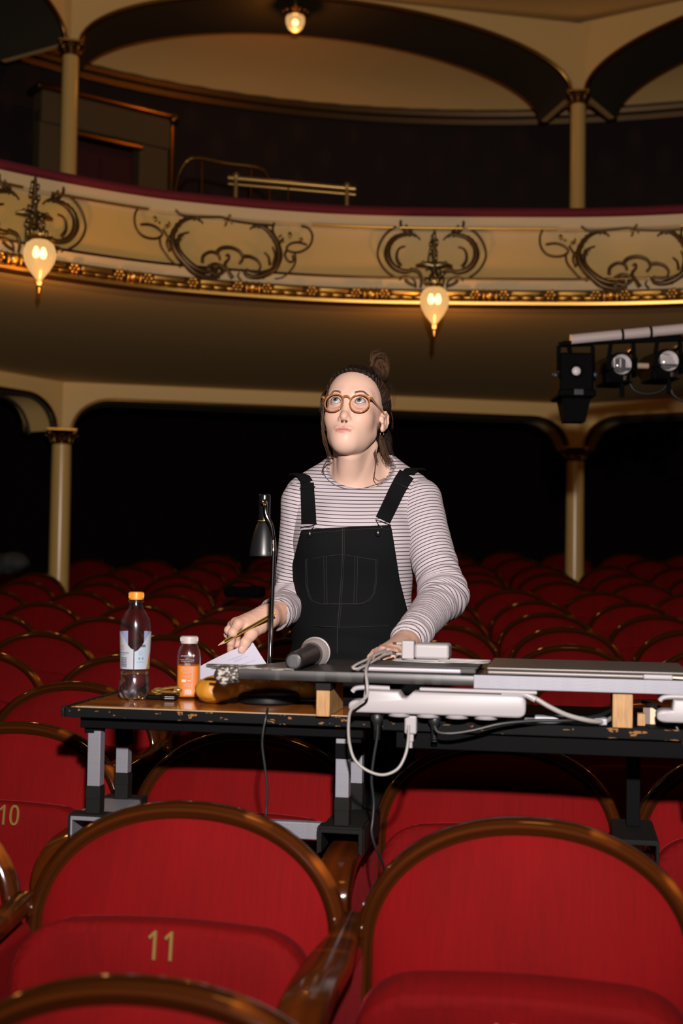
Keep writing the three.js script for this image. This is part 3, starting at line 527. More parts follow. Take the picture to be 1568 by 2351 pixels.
for (let n = -1; n <= 13; n++) {
  const v = ROW0 + PITCH * n; let k = 0; const list = [];
  for (let j = -12; j < 26; j++) {
    const u = rowOff[n] * 0.55 + j * SEATW, y = rowTop(n) - SEATTOP - (n < 0 ? 0.02 : 0), q = toPx(new V3(u, y + 0.75, -v)), hwpx = 0.27 * FPX / q[2];
    if (q[2] < 0.4 || q[0] + hwpx < -10 || q[0] - hwpx > 1578) continue;
    if (n === -1 && q[0] > 900) continue;
    const blocked = columnDeg.some((d) => { const c = ringPt(d); return Math.hypot(c.x - u, -c.z - v) < 0.34; });
    if (blocked || v > 8 && Math.hypot((u - AX) / 1.16, v - 8) > 4.55) continue;
    list.push([u, y, v, j]);
  }
  list.forEach(([u, y, v, j], i) => {
    const s = seatProto.clone(); s.name = numbered('theatre_seat'); scene.add(s); s.position.set(u, y, -v); s.rotation.y = n > 3 ? rr(-0.02, 0.02) : 0;
    const side = i === 0 ? 'leftmost' : i === list.length - 1 ? 'rightmost' : `${ord[i + 1]} from the left`;
    tag(s, `red plush seat with dark wooden rim, ${ord[n + 2]} row from the front, ${side}`, 'seat', 'red theatre seats in the stalls');
    seats[`${n},${j}`] = s;
  });
}
function plate(seat, txt, x, y, label) {
  if (!seat) return;
  const g = new TextGeometry(txt, { font, size: 0.041, depth: 0.003, curveSegments: 8, bevelEnabled: true, bevelSize: 0.0007, bevelThickness: 0.0008, bevelSegments: 1 }); g.scale(0.8, 1, 1); g.computeBoundingBox(); g.translate(-(g.boundingBox.max.x + g.boundingBox.min.x) / 2, 0, 0);
  const pad = seat.children.find((c) => c.name === 'seat_pad'), m = new THREE.Mesh(g, M.brass); m.name = 'seat_number'; pad.add(m); m.position.set(x, y, 0.0685); m.userData.label = 'brass seat number';
}
plate(seats['0,0'], '11', 0.006, 0.336); plate(seats['1,0'], '10', 0.05, 0.341); plate(seats['0,1'], '12', -0.02, 0.312);
seats['0,0'].userData.label = 'large red plush seat with brass number 11 on its folded pad';
seats['1,0'].userData.label = 'red plush seat with brass number 10 on its pad, at the left edge';
seats['0,1'].userData.label = 'large red plush seat with chipped wooden rim, in front at the right';
if (seats['0,1']) { const p = seats['0,1'].children.find((c) => c.name === 'seat_pad'); p.rotation.x = 10 * DEG; p.position.z += 0.015; p.position.y -= 0.008; }
for (const j of [0]) if (seats[`-1,${j}`]) seats[`-1,${j}`].userData.label = 'nearest red plush seat, only its wooden arch showing at the bottom left';
// ------------------------------------------------------------------ the low table on the armrests, at the left
const TOP = Y(-0.288);                                                   // both table tops
const woodTop = mat(0xffffff, 0.16, { map: woodTex([188, 108, 40], [128, 68, 22], [200, 124, 56], 0.3), clearcoat: 0.6, clearcoatRoughness: 0.08 });
const chipped = dataTex(512, 64, (u, v) => { const w = pn(u * 60, v * 3, 60, 3, 31) > 0.83 && pn(u * 200, v * 8, 200, 8, 32) > 0.4; return w ? [120, 84, 48] : [10, 11, 12]; });
const edgePaint = mat(0xffffff, 0.75, { map: chipped, specularIntensity: 0.2 });
const aluTex = dataTex(256, 256, (u, v) => { const n = pn(u * 20, v * 60, 20, 60, 41) * 26 + pn(u * 80, v * 80, 80, 80, 42) * 18, s = pn(u * 40, v * 50, 40, 50, 44) > 0.93 ? 30 : 0; return [98 + n + s, 99 + n + s, 107 + n + s]; });
M.alu = mat(0xffffff, 0.5, { map: aluTex, metalness: 0.35 }); aluTex.repeat.set(4, 4);
{
  const u0 = -0.962, u1 = -0.352, v0 = 2.425, v1 = 2.765, uc = (u0 + u1) / 2, vc = (v0 + v1) / 2, w = u1 - u0, d = v1 - v0;
  const t = thing('stand_table', 'low stand table with brown varnished top, standing on the armrests at the left', 'table', [uc, TOP, -vc]);
  const top = box(w - 0.02, 0.014, d - 0.014, 0, -0.007, 0, 0.002); { const p = top.attributes.position, q = top.attributes.uv; for (let i = 0; i < p.count; i++) q.setXY(i, p.getZ(i) * 1.5, p.getX(i) * 1.5); }
  part('tabletop', top, woodTop, t);
  const ed = [box(w, 0.019, 0.008, 0, -0.0105, d / 2, 0.002), box(w, 0.019, 0.008, 0, -0.0105, -d / 2, 0.002), box(0.012, 0.02, d + 0.008, -w / 2, -0.0095, 0, 0.002), box(0.012, 0.02, d, w / 2, -0.0095, 0, 0.002)];
  part('edge_band', ed, edgePaint, t, 'chipped black edge band');
  part('pale_lipping', [box(w - 0.03, 0.003, 0.006, 0.006, -0.0005, d / 2 - 0.005, 0.001), box(0.14, 0.002, 0.012, -w / 2 + 0.1, 0.0, d / 2 - 0.012, 0.001)], mat(lin(0.3, 0.2, 0.11), 0.6), t, 'worn pale edge strip');
  part('apron', [box(w - 0.05, 0.024, 0.02, 0.0, -0.031, d / 2 - 0.03, 0.002), box(w - 0.05, 0.04, 0.02, 0, -0.04, -d / 2 + 0.05, 0.002), box(0.02, 0.034, d - 0.06, -w / 2 + 0.04, -0.037, 0, 0.002), box(0.02, 0.034, d - 0.06, w / 2 - 0.04, -0.037, 0, 0.002)], M.black, t);
  const foot = Y(-0.5) - TOP, legX = [-w / 2 + 0.05, w / 2 - 0.066], legZ = [d / 2 - 0.045, -d / 2 + 0.13];
  for (const x of legX) for (const z of legZ) {
    const g = part('leg', box(0.026, -foot - 0.02, 0.026, x, (foot - 0.02) / 2, z, 0.0015), M.alu, t, 'square aluminium leg');
    const o = part('tape_wrap', [box(0.029, 0.055, 0.029, 0, 0, 0, 0.002), box(0.03, 0.02, 0.03, 0.0, 0.012, 0, 0.002)], M.tape, g, 'black tape round the foot of the leg'); o.position.set(x, foot + 0.028, z);
    const b = part('tape_wrap', box(0.0285, 0.03, 0.0285), M.black, g); b.position.set(x, -0.07, z); if (z < 0) b.scale.y = 2.1; else if (x < 0) { b.scale.y = 0.5; b.position.y = -0.042; }
  }
  for (const x of legX) {                                               // saddles over the armrests
    const zc = (legZ[0] + legZ[1]) / 2 - 0.005, L = legZ[0] - legZ[1] + 0.07;
    const s = part('saddle', [box(0.078, 0.01, L, x, foot - 0.005, zc, 0.002), box(0.006, 0.044, L, x - 0.038, foot - 0.025, zc, 0.002), box(0.006, 0.044, L, x + 0.038, foot - 0.025, zc, 0.002)], x > 0 ? M.tape : M.alu, t, 'channel saddle over the armrest');
    part('tape_wrap', [legZ[0] + 0.012, legZ[1] - 0.012].flatMap((z) => [box(0.084, 0.004, 0.04, x, foot + 0.001, z, 0.001), box(0.005, 0.048, 0.04, x - 0.041, foot - 0.024, z, 0.001), box(0.005, 0.048, 0.04, x + 0.041, foot - 0.024, z, 0.001)]), M.tape, s, 'black tape on the saddle ends');
    if (x > 0) part('tape_wrap', [box(0.006, 0.05, L * 0.9, x + 0.042, foot - 0.025, zc, 0.001), box(0.04, 0.003, L * 0.9, x + 0.02, foot + 0.002, zc, 0.001)], M.tape, s);
  }
  part('stretcher', box(legX[1] - legX[0] - 0.08, 0.032, 0.02, (legX[0] + legX[1]) / 2, foot - 0.014, legZ[0] - 0.01, 0.002), M.alu, t, 'aluminium stretcher bar');
}
// the dark table under the board, at the right
{
  const u0 = -0.335, u1 = 0.75, v0 = 2.40, v1 = 2.74, t = thing('stand_table', 'long black stand table at the right, under the board and its wooden blocks', 'table', [(u0 + u1) / 2, TOP, -(v0 + v1) / 2]);
  const w = u1 - u0, d = v1 - v0;
  part('tabletop', box(w, 0.016, d, 0, -0.008, 0, 0.003), M.black, t); part('edge_band', box(w, 0.02, 0.006, 0, -0.01, d / 2, 0.002), edgePaint, t);
  part('apron', [box(w - 0.05, 0.034, 0.02, 0, -0.036, d / 2 - 0.02, 0.002), box(w - 0.05, 0.034, 0.02, 0, -0.036, -d / 2 + 0.03, 0.002)], M.black, t);
  const foot = Y(-0.5) - TOP; for (const x of [0.118 - (u0 + u1) / 2 + 0.01, 0.668 - (u0 + u1) / 2]) { for (const z of [-d / 2 + 0.13]) part('leg', box(0.026, -foot - 0.03, 0.026, x, (foot - 0.03) / 2, z, 0.0015), M.black, t); part('saddle', [box(0.078, 0.01, 0.2, x, foot - 0.005, 0.0, 0.002), box(0.006, 0.044, 0.2, x - 0.038, foot - 0.025, 0.0), box(0.006, 0.044, 0.2, x + 0.038, foot - 0.025, 0.0)], M.tape, t); }
}
// wooden blocks and the board that they carry
const BU = Y(-0.2215), BT = Y(-0.2025);                                  // underside and top of the board
const pine = mat(0xffffff, 0.6, { map: dataTex(256, 256, (u, v) => { const g = pn(u * 30, v * 3, 30, 3, 51) * 30 + pn(u * 90, v * 6, 90, 6, 52) * 16; return [126 + g, 92 + g * 0.9, 52 + g * 0.7]; }) });
const plank = (a, lab) => { const [px, py, wpx, dep] = a, p = atLevel(px, py, TOP), q = atLevel(px + wpx, py, TOP), w = Math.abs(q.x - p.x), h = BU - TOP; const o = thing('wood_block', lab, 'block', [p.x + w / 2, TOP, p.z - dep / 2]);
  part('timber', box(w, h, dep, 0, h / 2, 0, 0.002), pine, o); return [o, w, h, dep]; };
{
  const [o, w, h, dep] = plank([725, 1645, 33, 0.15], 'pale pine block with black tape on top, under the left part of the board');
  part('tape_wrap', [box(w + 0.003, 0.018, 0.06, 0, h - 0.0088, dep / 2 - 0.028, 0.001)], M.tape, o, 'black tape on the block');
  plank([1406, 1671, 46, 0.12], 'pale pine block supporting the board beside the white cable, at the right');
}
{
  const sh = new THREE.Shape([[-0.642, 2.389], [-0.635, 2.44], [-0.585, 2.524], [-0.54, 2.64], [-0.5, 2.69], [0.72, 2.69], [0.72, 2.389]].map(([u, v]) => new THREE.Vector2(u, v)));
  const g = new THREE.ExtrudeGeometry(sh, { depth: BT - BU - 0.004, bevelEnabled: true, bevelThickness: 0.002, bevelSize: 0.002, bevelSegments: 2 }).rotateX(-Math.PI / 2).translate(0, BU + 0.002, 0);
  const scuffed = dataTex(256, 256, (u, v) => { const n = pn(u * 30, v * 30, 30, 30, 61) * 16 + (pn(u * 60, v * 12, 60, 12, 62) > 0.8 ? 14 : 0); return [24 + n, 23 + n, 22 + n]; });
  const o = thing('board', 'scuffed black board on wooden blocks, its left end wrapped in tape', 'board'); part('panel', toCreasedNormals(g, 0.5), mat(0xffffff, 0.42, { map: scuffed, clearcoat: 0.15, clearcoatRoughness: 0.3 }), o);
  const tp = []; for (let k = 0; k < 7; k++) tp.push(box(rr(0.02, 0.05), 0.024 + rr(0, 0.006), rr(0.01, 0.03), -0.636 + rr(-0.004, 0.012), (BU + BT) / 2 - rr(0, 0.004), -2.392 - rr(0, 0.025), 0.004).rotateY(0));
  tp.push(ball(0.013, -0.641, BU + 0.006, -2.39, 1, 1.1, 1, 8), ball(0.01, -0.633, BU - 0.004, -2.386, 1.3, 1, 1, 8), box(0.16, 0.006, 0.006, -0.58, BT + 0.001, -2.391, 0.002), box(0.1, 0.007, 0.012, -0.63, BT + 0.001, -2.43, 0.003));
  part('tape_wrap', tp, mat(0xffffff, 0.55, { map: dataTex(64, 64, (u, v) => { const n = pn(u * 12, v * 12, 12, 12, 71) > 0.66 ? 150 : 46; return [n, n * 0.94, n * 0.88]; }) }), o, 'frayed grey tape at the end of the board');
  const a0 = atLevel(1090, 1573, BU).x; part('edge_angle', [box(0.72 - a0, 0.0245, 0.004, (0.72 + a0) / 2, (BU + BT) / 2 - 0.0005, -2.384, 0.001), box(0.72 - a0, 0.003, 0.03, (0.72 + a0) / 2, BU - 0.0015, -2.4, 0.001)], M.alu, o, 'aluminium edge angle');
}
// ------------------------------------------------------------------ things on the left table
const onTop = (px, py) => atLevel(px, py, TOP + 0.0005);
const clearPlastic = mat(lin(0.9, 0.92, 1), 0.2, { transmission: 1, thickness: 0, ior: 1.4 });
const water = mat(lin(0.93, 0.97, 1), 0.02, { transmission: 1, thickness: 0.02, ior: 1.33 });
{
  const p = onTop(308, 1606), o = thing('water_bottle', 'clear plastic water bottle with orange cap on the low table', 'bottle', p);
  const prof = [[0, 0.006], [0.01, 0.005], [0.02, 0.001], [0.026, 0.002], [0.031, 0.01], [0.0325, 0.022], [0.0315, 0.034], [0.0285, 0.044], [0.0285, 0.05], [0.0292, 0.06], [0.0292, 0.07], [0.0305, 0.1], [0.0315, 0.135], [0.0312, 0.15], [0.0285, 0.165], [0.0215, 0.178], [0.015, 0.187], [0.0135, 0.196], [0.0132, 0.206]];
  const pet = (g) => { const q = g.attributes.position; for (let i = 0; i < q.count; i++) { const y = q.getY(i), a = Math.atan2(q.getZ(i), q.getX(i)), k = 1 - 0.16 * (1 - sstep(0.0, 0.036, y)) * (0.5 + 0.5 * Math.cos(5 * a)) ; q.setX(i, q.getX(i) * k); q.setZ(i, q.getZ(i) * k); if (y < 0.012) q.setY(i, y + 0.007 * (0.5 + 0.5 * Math.cos(5 * a)) * sstep(0.01, 0.03, Math.hypot(q.getX(i), q.getZ(i)))); } g.computeVertexNormals(); return g; };
  part('body', pet(lathe(prof, 60)), clearPlastic, o, 'clear ribbed plastic body');
  part('water', pet(lathe(prof.slice(0, 9).map(([r, y]) => [r * 0.965, y + 0.0008]).concat([[0.0275, 0.058], [0, 0.058]]), 60)), water, o, 'clear water in the base');
  part('neck_ring', lathe([[0.0132, 0.199], [0.0165, 0.2], [0.0165, 0.2025], [0.0132, 0.203]], 28), clearPlastic, o);
  const cp = []; for (let k = 0; k < 28; k++) { const a = k / 28 * 6.2832; cp.push(box(0.0012, 0.011, 0.0018, 0, 0.213, 0.0148, 0.0004).rotateY(a)); }
  part('cap', [lathe([[0.0148, 0.2045], [0.0152, 0.207], [0.0148, 0.2075], [0.0148, 0.2185], [0.0135, 0.2205], [0, 0.221]], 32), ...cp], mat(lin(0.5, 0.19, 0.006), 0.4), o, 'orange ribbed screw cap');
  const lab = canvasTex(1024, 512, (c, w, h) => {
    c.clearRect(0, 0, w, h); c.fillStyle = '#9aa0a8'; c.fillRect(0, 0, w, h);
    c.fillStyle = '#c0501c'; c.font = '120px sans-serif'; c.fillText('us', 150, 250); c.font = '60px sans-serif'; c.fillText('e', 150, 110);
    c.fillStyle = '#5c6470'; c.fillRect(150, 280, 220, 12); for (let i = 0; i < 3; i++) c.fillRect(150, 300 + i * 10, 200 - i * 30, 3);
    c.fillStyle = '#8c9098'; c.fillRect(180, 345, 150, 150); c.fillStyle = '#4c525c'; for (let i = 0; i < 6; i++) c.fillRect(186, 352 + i * 23, 138, 11);
    c.fillStyle = '#8fa0ac'; c.fillRect(470, 190, 190, 310); c.fillStyle = '#505c6c'; c.fillRect(480, 170, 170, 38); c.strokeStyle = '#54748c'; c.lineWidth = 5; c.strokeRect(540, 270, 40, 40); c.fillStyle = '#5c7084'; c.fillRect(530, 350, 28, 28); c.fillRect(590, 350, 28, 28); c.fillRect(500, 410, 140, 6);
    c.fillStyle = '#b4440c'; c.beginPath(); c.moveTo(690, 512); c.quadraticCurveTo(740, 400, 760, 300); c.lineTo(800, 300); c.lineTo(800, 512); c.fill(); c.fillStyle = '#7c8c14'; c.beginPath(); c.moveTo(720, 512); c.quadraticCurveTo(760, 440, 780, 380); c.lineTo(800, 512); c.fill();
  });
  // the wrap-round label: its upper edge dips to a V in front
  const labelMat = mat(0xffffff, 0.35, { map: lab, transparent: false, side: THREE.DoubleSide });
  const lw = (a0, a1, f) => sheet(40, 10, (i, j) => { const a = lerp(a0, a1, i), y = lerp(0.064, f(i), j), r = (y < 0.07 ? 0.0292 : lerp(0.0292, 0.0318, clamp((y - 0.07) / 0.065, 0, 1))) + 0.0005; return [r * Math.sin(a), y, r * Math.cos(a), clamp(lerp(0.1, 0.8, (a + 1.45) / 2.9), 0, 1), (y - 0.064) / 0.075]; });
  part('label_sleeve', [lw(-2.6, -0.06, (i) => lerp(0.139, 0.104, sstep(0.55, 1, i))), lw(0.0, 2.6, (i) => lerp(0.1, 0.139, sstep(0, 0.5, i)))], labelMat, o, 'white wrap-round label with orange letters');
  o.rotation.y = 0.28;
}
{
  const p = onTop(432, 1602), o = thing('juice_bottle', 'small juice bottle, half full of orange juice, with white cap on the low table', 'bottle', p);
  const sq = (prof, seg = 56) => { const g = lathe(prof, seg), q = g.attributes.position; for (let i = 0; i < q.count; i++) { const x = q.getX(i), z = q.getZ(i), y = q.getY(i), r = Math.hypot(x, z) || 1e-6, c = Math.pow(Math.pow(Math.abs(x / r), 5) + Math.pow(Math.abs(z / r), 5), -0.2), k = lerp(1, c, 0.75 * (1 - sstep(0.078, 0.11, y))); q.setX(i, x * k); q.setZ(i, z * k); } g.computeVertexNormals(); return g; };
  const pr = [[0, 0.004], [0.018, 0.002], [0.0225, 0.004], [0.0245, 0.01], [0.0245, 0.07], [0.0248, 0.085], [0.0235, 0.096], [0.0195, 0.106], [0.0165, 0.111], [0.016, 0.117]];
  part('body', sq(pr), clearPlastic, o, 'clear squarish plastic body');
  part('juice', sq([[0, 0.004], [0.018, 0.0028], [0.0222, 0.0048], [0.0241, 0.0105], [0.0241, 0.066], [0.0238, 0.0685], [0, 0.0685]]), mat(lin(0.55, 0.15, 0.003), 0.45), o, 'bright orange juice');
  const rb = []; for (let k = 0; k < 36; k++) rb.push(box(0.001, 0.008, 0.0014, 0, 0.122, 0.0182, 0.0004).rotateY(k / 36 * 6.2832));
  part('cap', [lathe([[0.0178, 0.1135], [0.0182, 0.115], [0.018, 0.1155], [0.018, 0.1265], [0.0168, 0.1285], [0, 0.129]], 32), ...rb], mat(lin(0.36, 0.33, 0.32), 0.45), o, 'white screw cap');
  // printing on the front: raised white letters, bar code and bars
  const txt = [], put = (s, x, y, h) => { const g = new TextGeometry(s, { font, size: h, depth: 0.0002, curveSegments: 2 }); g.computeBoundingBox(); g.translate(x - g.boundingBox.max.x / 2, y, 0); txt.push(g); };
  put('BY NUTRITION', -0.004, 0.0875, 0.0024); ['organic', 'freshly squeezed orange', 'no sugar added 100 %', 'keep cool', 'shake well'].forEach((s, i) => put(s, -0.002, 0.0835 - i * 0.0035, 0.0019));
  ['Ingredients orange juice', 'from 100% fruit best before', 'see cap after opening keep', 'refrigerated 3 days'].forEach((s, i) => put(s, -0.001, 0.0635 - i * 0.0033, 0.0017)); put('nutrition 100 ml', -0.001, 0.0465, 0.0017); put('deposit bottle', 0, 0.0295, 0.0017); put('please recycle it', 0, 0.0262, 0.0017);
  for (let i = 0; i < 12; i++) txt.push(box([0.0007, 0.0011, 0.0004][i % 3], 0.011, 0.0003, -0.006 + i * 0.00118 + 0.0, 0.0145, 0, 0.0001));
  txt.push(box(0.009, 0.005, 0.0003, -0.0085, 0.0375, 0, 0.0002), box(0.007, 0.0018, 0.0003, 0.002, 0.0375, 0, 0.0002), box(0.0006, 0.055, 0.0003, 0.0085, 0.036, 0, 0.0002), box(0.006, 0.0018, 0.0003, 0.0105, 0.0895, 0, 0.0004), box(0.0018, 0.006, 0.0003, 0.0105, 0.0895, 0, 0.0004), box(0.018, 0.0008, 0.0003, 0, 0.0075, 0, 0.0002));
  const pm = part('printing', txt, mat(lin(0.4, 0.38, 0.37), 0.5), o, 'fine white printing'); pm.position.z = 0.0253;
  o.rotation.y = 0.24;
}
{ // keys with a black fob
  const p = onTop(378, 1606), o = thing('key_bunch', 'bunch of brass keys with a black fob between the two bottles', 'keys', p); o.rotation.y = 0.1;
  const key = (L, seedv) => { const s = new THREE.Shape(); s.absarc(0, 0, 0.009, 0.35, 5.93); s.lineTo(L, -0.003); for (let i = 0; i < 4; i++) s.lineTo(L - 0.002 + i * 0.0005, -0.003 + i * 0.0015); s.lineTo(L * 0.7, 0.003); for (let i = 0; i < 3; i++) { s.lineTo(L * (0.6 - i * 0.08), 0.0045 - (i % 2) * 0.002); } s.closePath(); const h = new THREE.Path(); h.absarc(-0.003, 0, 0.003, 0, 6.283); s.holes.push(h); return new THREE.ExtrudeGeometry(s, { depth: 0.002, bevelEnabled: true, bevelSize: 0.0004, bevelThickness: 0.0004, bevelSegments: 1 }); };
  [[0.05, 0.2, 0.012, -0.1], [0.045, -0.1, 0.016, 0.15], [0.042, 0.5, 0.02, 0.3]].forEach(([L, a, y, b]) => { const k = part('key', key(L), M.brass, o); k.rotation.set(-1.35, 0, a); k.position.set(-0.018 + a * 0.01, y, -0.005 + b * 0.03); });
  part('key_ring', new THREE.TorusGeometry(0.011, 0.0011, 6, 24).rotateX(1.2).translate(0.02, 0.014, 0), M.brass, o);
  part('key_fob', [box(0.034, 0.011, 0.018, 0.012, 0.0058, 0.012, 0.004), box(0.05, 0.009, 0.02, -0.012, 0.005, 0.004, 0.004)], M.black, o, 'black plastic fob'); part('fob_stripe', [box(0.02, 0.0014, 0.001, 0.014, 0.0078, 0.0212, 0.0003), box(0.02, 0.0014, 0.001, 0.014, 0.0042, 0.0212, 0.0003)], M.white, o);
  part('cap_badge', ball(0.006, 0.026, 0.02, -0.004, 1.6, 0.8, 1, 8), M.brass, o);
}
{ // mustard leather pouch
  const B = onTop(560, 1612), C = blend([ell(-0.055, 0.026, 0.035, 0.036, 0.026, 0.045), ell(-0.01, 0.033, -0.012, 0.06, 0.024, 0.035), ell(0.06, 0.03, -0.05, 0.075, 0.024, 0.035), ell(0.12, 0.02, -0.08, 0.05, 0.018, 0.03)], 0.03);
  const f = (x, y, z) => Math.max(C(x, y, z) + 0.0022 * Math.sin(x * 60 + z * 130 + 6 * n3(x * 40, y * 40, z * 40)) * sstep(0.01, 0.03, y) + 0.002 * n3(x * 90, y * 90, z * 90), -y + 0.0005);
  const o = thing('leather_pouch', 'mustard yellow soft leather pouch with dark seam, lying behind the lamp foot', 'pouch', B);
  part('body', net(f, [-0.12, -0.01, -0.14], [0.19, 0.075, 0.1], 0.004), mat(lin(0.36, 0.15, 0.008), 0.5), o);
  part('seam', tube([[-0.07, 0.048, 0.0], [-0.03, 0.057, -0.012], [0.03, 0.0565, -0.03], [0.08, 0.052, -0.055], [0.13, 0.038, -0.08]], 0.003, 30, 6), mat(lin(0.05, 0.02, 0.008), 0.6), o, 'dark stitched seam');
  part('loop', tube([[0.16, 0.02, -0.07], [0.175, 0.016, -0.06], [0.18, 0.008, -0.075], [0.165, 0.01, -0.085]], 0.0035, 20, 6, true), mat(lin(0.4, 0.13, 0.01), 0.5), o, 'orange leather loop');
}
{ // desk lamp: stands on the low table just behind the board
  const p = onTop(617, 1612), o = thing('desk_lamp', 'black and chrome desk lamp with bell shade and tall thin pole', 'lamp', p), toL = (px, py, d) => at(px, py, d).sub(p);
  const d0 = toPx(p)[2];
  part('base', lathe([[0, 0], [0.062, 0], [0.0635, 0.004], [0.0625, 0.016], [0.058, 0.02], [0.012, 0.022], [0.007, 0.026], [0.0055, 0.032]], 48), mat(lin(0.004, 0.004, 0.0045), 0.5, { specularIntensity: 0.4 }), o, 'heavy black disc base');
  const top = toL(628, 1265, d0);
  part('pole', rod([0, 0.02, 0], top, 0.0048, 0.0048, 20), M.steel, o, 'chrome pole');
  part('gooseneck', [taper([top.toArray(), toL(627, 1235, d0 - 0.004).toArray(), toL(622, 1205, d0 - 0.006).toArray(), toL(611, 1182, d0 - 0.006).toArray(), toL(609, 1160, d0).toArray(), toL(609, 1150, d0 + 0.02).toArray()], () => 0.0044, 60, 12), ...[...Array(9)].map((_, k) => new THREE.TorusGeometry(0.0046, 0.0009, 6, 14).rotateX(1.57).translate(...lerp3(top, toL(627, 1238, d0 - 0.004), k / 9)))], M.steel, o, 'chrome curved neck');
  const ax = toL(610, 1150, d0 + 0.024), sh = new THREE.Group();
  const y0 = toL(606, 1277, d0 + 0.03).y, y1 = toL(606, 1196, d0 + 0.03).y, y2 = toL(606, 1134, d0 + 0.03).y, H = y1 - y0;
  const bell = [[0.029, 0], [0.0295, 0.06], [0.028, 0.2], [0.0255, 0.42], [0.021, 0.68], [0.016, 0.88], [0.012, 0.98], [0.0115, 1]].map(([r, t]) => [r, y0 + t * H]);
  const bx = toL(606, 1230, d0 + 0.03), shape = lathe([...bell, ...bell.slice().reverse().map(([r, y]) => [r - 0.0012, y])], 40).translate(bx.x, 0, bx.z);
  part('shade', shape, mat(lin(0.006, 0.0065, 0.007), 0.36, { specularIntensity: 0.8 }), o, 'black satin bell shade');
  const ring = part('socket', [lathe([[0, y1 - 0.004], [0.0135, y1 - 0.003], [0.0135, y1 + 0.002], [0.0118, y1 + 0.003], [0.0118, y2 - 0.004], [0.0105, y2], [0, y2 + 0.0005]], 28).translate(bx.x, 0, bx.z)], mat(lin(0.004, 0.0045, 0.005), 0.22), o, 'glossy black socket');
  part('socket_ring', new THREE.TorusGeometry(0.0128, 0.0012, 8, 28).rotateX(1.57).translate(bx.x, y1, bx.z), M.brass, o, 'thin brass ring'); part('joint_screw', ball(0.004, ax.x - 0.0, toL(609, 1152, d0).y, toL(609, 1152, d0).z + 0.004, 1, 1, 0.7), M.steel, o);
  const bulb = part('bulb', ball(0.014, bx.x, y0 + 0.02, bx.z), M.white, o);
  // its black flex hangs down in front of the low table
  const w = [[616, 1612], [612, 1640], [604, 1680], [602, 1710], [608, 1760], [613, 1810], [612, 1850], [609, 1885]].map(([x, y], i) => at(x, y, i < 1 ? d0 - 0.066 : i < 2 ? 2.40 : 2.392));
  single('lamp_cable', tube([onTop(614, 1630).add(new V3(0, 0.003, 0.0)), ...w.slice(1), at(600, 1960, 2.45), at(590, 2060, 2.55)], 0.0024, 90, 7), M.rubber, 'thin black cable hanging down over the front of the low table', 'cable');
}
function lerp3(a, b, t) { return [lerp(a.x, b.x, t), lerp(a.y, b.y, t), lerp(a.z, b.z, t)]; }
// ------------------------------------------------------------------ things on the board
const onBoard = (px, py) => atLevel(px, py, BT + 0.0004);
{ // microphone lying on the board, its butt towards the viewer
  const a = at(686, 1514, 2.47), b = at(722, 1497, 2.60), o = thing('microphone', 'dark handheld microphone with pale mesh head lying on the board', 'microphone');
  const D = b.clone().sub(a).normalize(); a.y = BT + 0.018; b.y = BT + 0.022; const q = new THREE.Quaternion().setFromUnitVectors(up0, b.clone().sub(a).normalize());
  o.position.copy(a); o.quaternion.copy(q);
  part('handle', lathe([[0, -0.042], [0.0135, -0.042], [0.0165, -0.039], [0.0172, -0.03], [0.0168, -0.01], [0.0165, -0.008], [0.0172, 0.0], [0.0178, 0.05], [0.0195, 0.09], [0.0205, 0.1]], 36), mat(lin(0.022, 0.02, 0.019), 0.32, { metalness: 0.4 }), o, 'dark grey metal handle');
  part('end_cap', [lathe([[0, -0.0445], [0.012, -0.0445], [0.0135, -0.0425], [0.0135, -0.04]], 36), box(0.014, 0.002, 0.02, 0, -0.045, 0, 0.001)], mat(lin(0.045, 0.045, 0.048), 0.5), o);
  part('collar', lathe([[0.0205, 0.098], [0.0225, 0.1], [0.0228, 0.106], [0.0205, 0.11]], 36), mat(lin(0.3, 0.26, 0.24), 0.3, { metalness: 0.8 }), o);
  const mesh = []; for (let k = 0; k < 40; k++) { const an = k / 40 * 6.2832; mesh.push(tube([0.0, 0.25, 0.5, 0.75, 1].map((t) => { const r = lerp(0.0215, 0.0292, Math.sin(t * 1.5)), y = 0.108 + t * 0.03; return [r * Math.cos(an + t * 0.5), y, r * Math.sin(an + t * 0.5)]; }), 0.0006, 8, 4)); }
  part('mesh_head', [lathe([[0.0215, 0.108], [0.026, 0.122], [0.0285, 0.135], [0.0292, 0.14], [0.0288, 0.15], [0.025, 0.163], [0.015, 0.172], [0, 0.174]], 40), ...mesh], mat(lin(0.34, 0.31, 0.31), 0.5, { metalness: 0.3 }), o, 'pale grey wire mesh head');
  part('head_band', new THREE.TorusGeometry(0.0288, 0.0018, 8, 40).rotateX(1.57).translate(0, 0.14, 0), mat(lin(0.4, 0.37, 0.37), 0.4, { metalness: 0.3 }), o, 'pale band round the head');
}
{ // small tablet with black cover
  const A = onBoard(820, 1538), Bq = onBoard(1062, 1545), w = Bq.x - A.x, o = thing('tablet', 'small silver tablet in a black case lying under the white charger', 'tablet', [A.x, BT + 0.0004, -2.405]);
  const dep = 0.19;
  part('body', box(w, 0.009, dep, w / 2, 0.0052, -dep / 2, 0.0035), mat(lin(0.3, 0.28, 0.3), 0.4, { metalness: 0.3 }), o, 'silver edge'); part('cover', [box(w + 0.03, 0.0035, dep, w / 2 + 0.015, 0.0118, -dep / 2, 0.0015), box(0.03, 0.011, dep, w + 0.012, 0.0062, -dep / 2 - 0.002, 0.003), box(0.01, 0.01, dep, -0.003, 0.006, -dep / 2, 0.003)], mat(lin(0.02, 0.018, 0.018), 0.6), o, 'black rubbery cover');
}
const TT = BT + 0.0145;
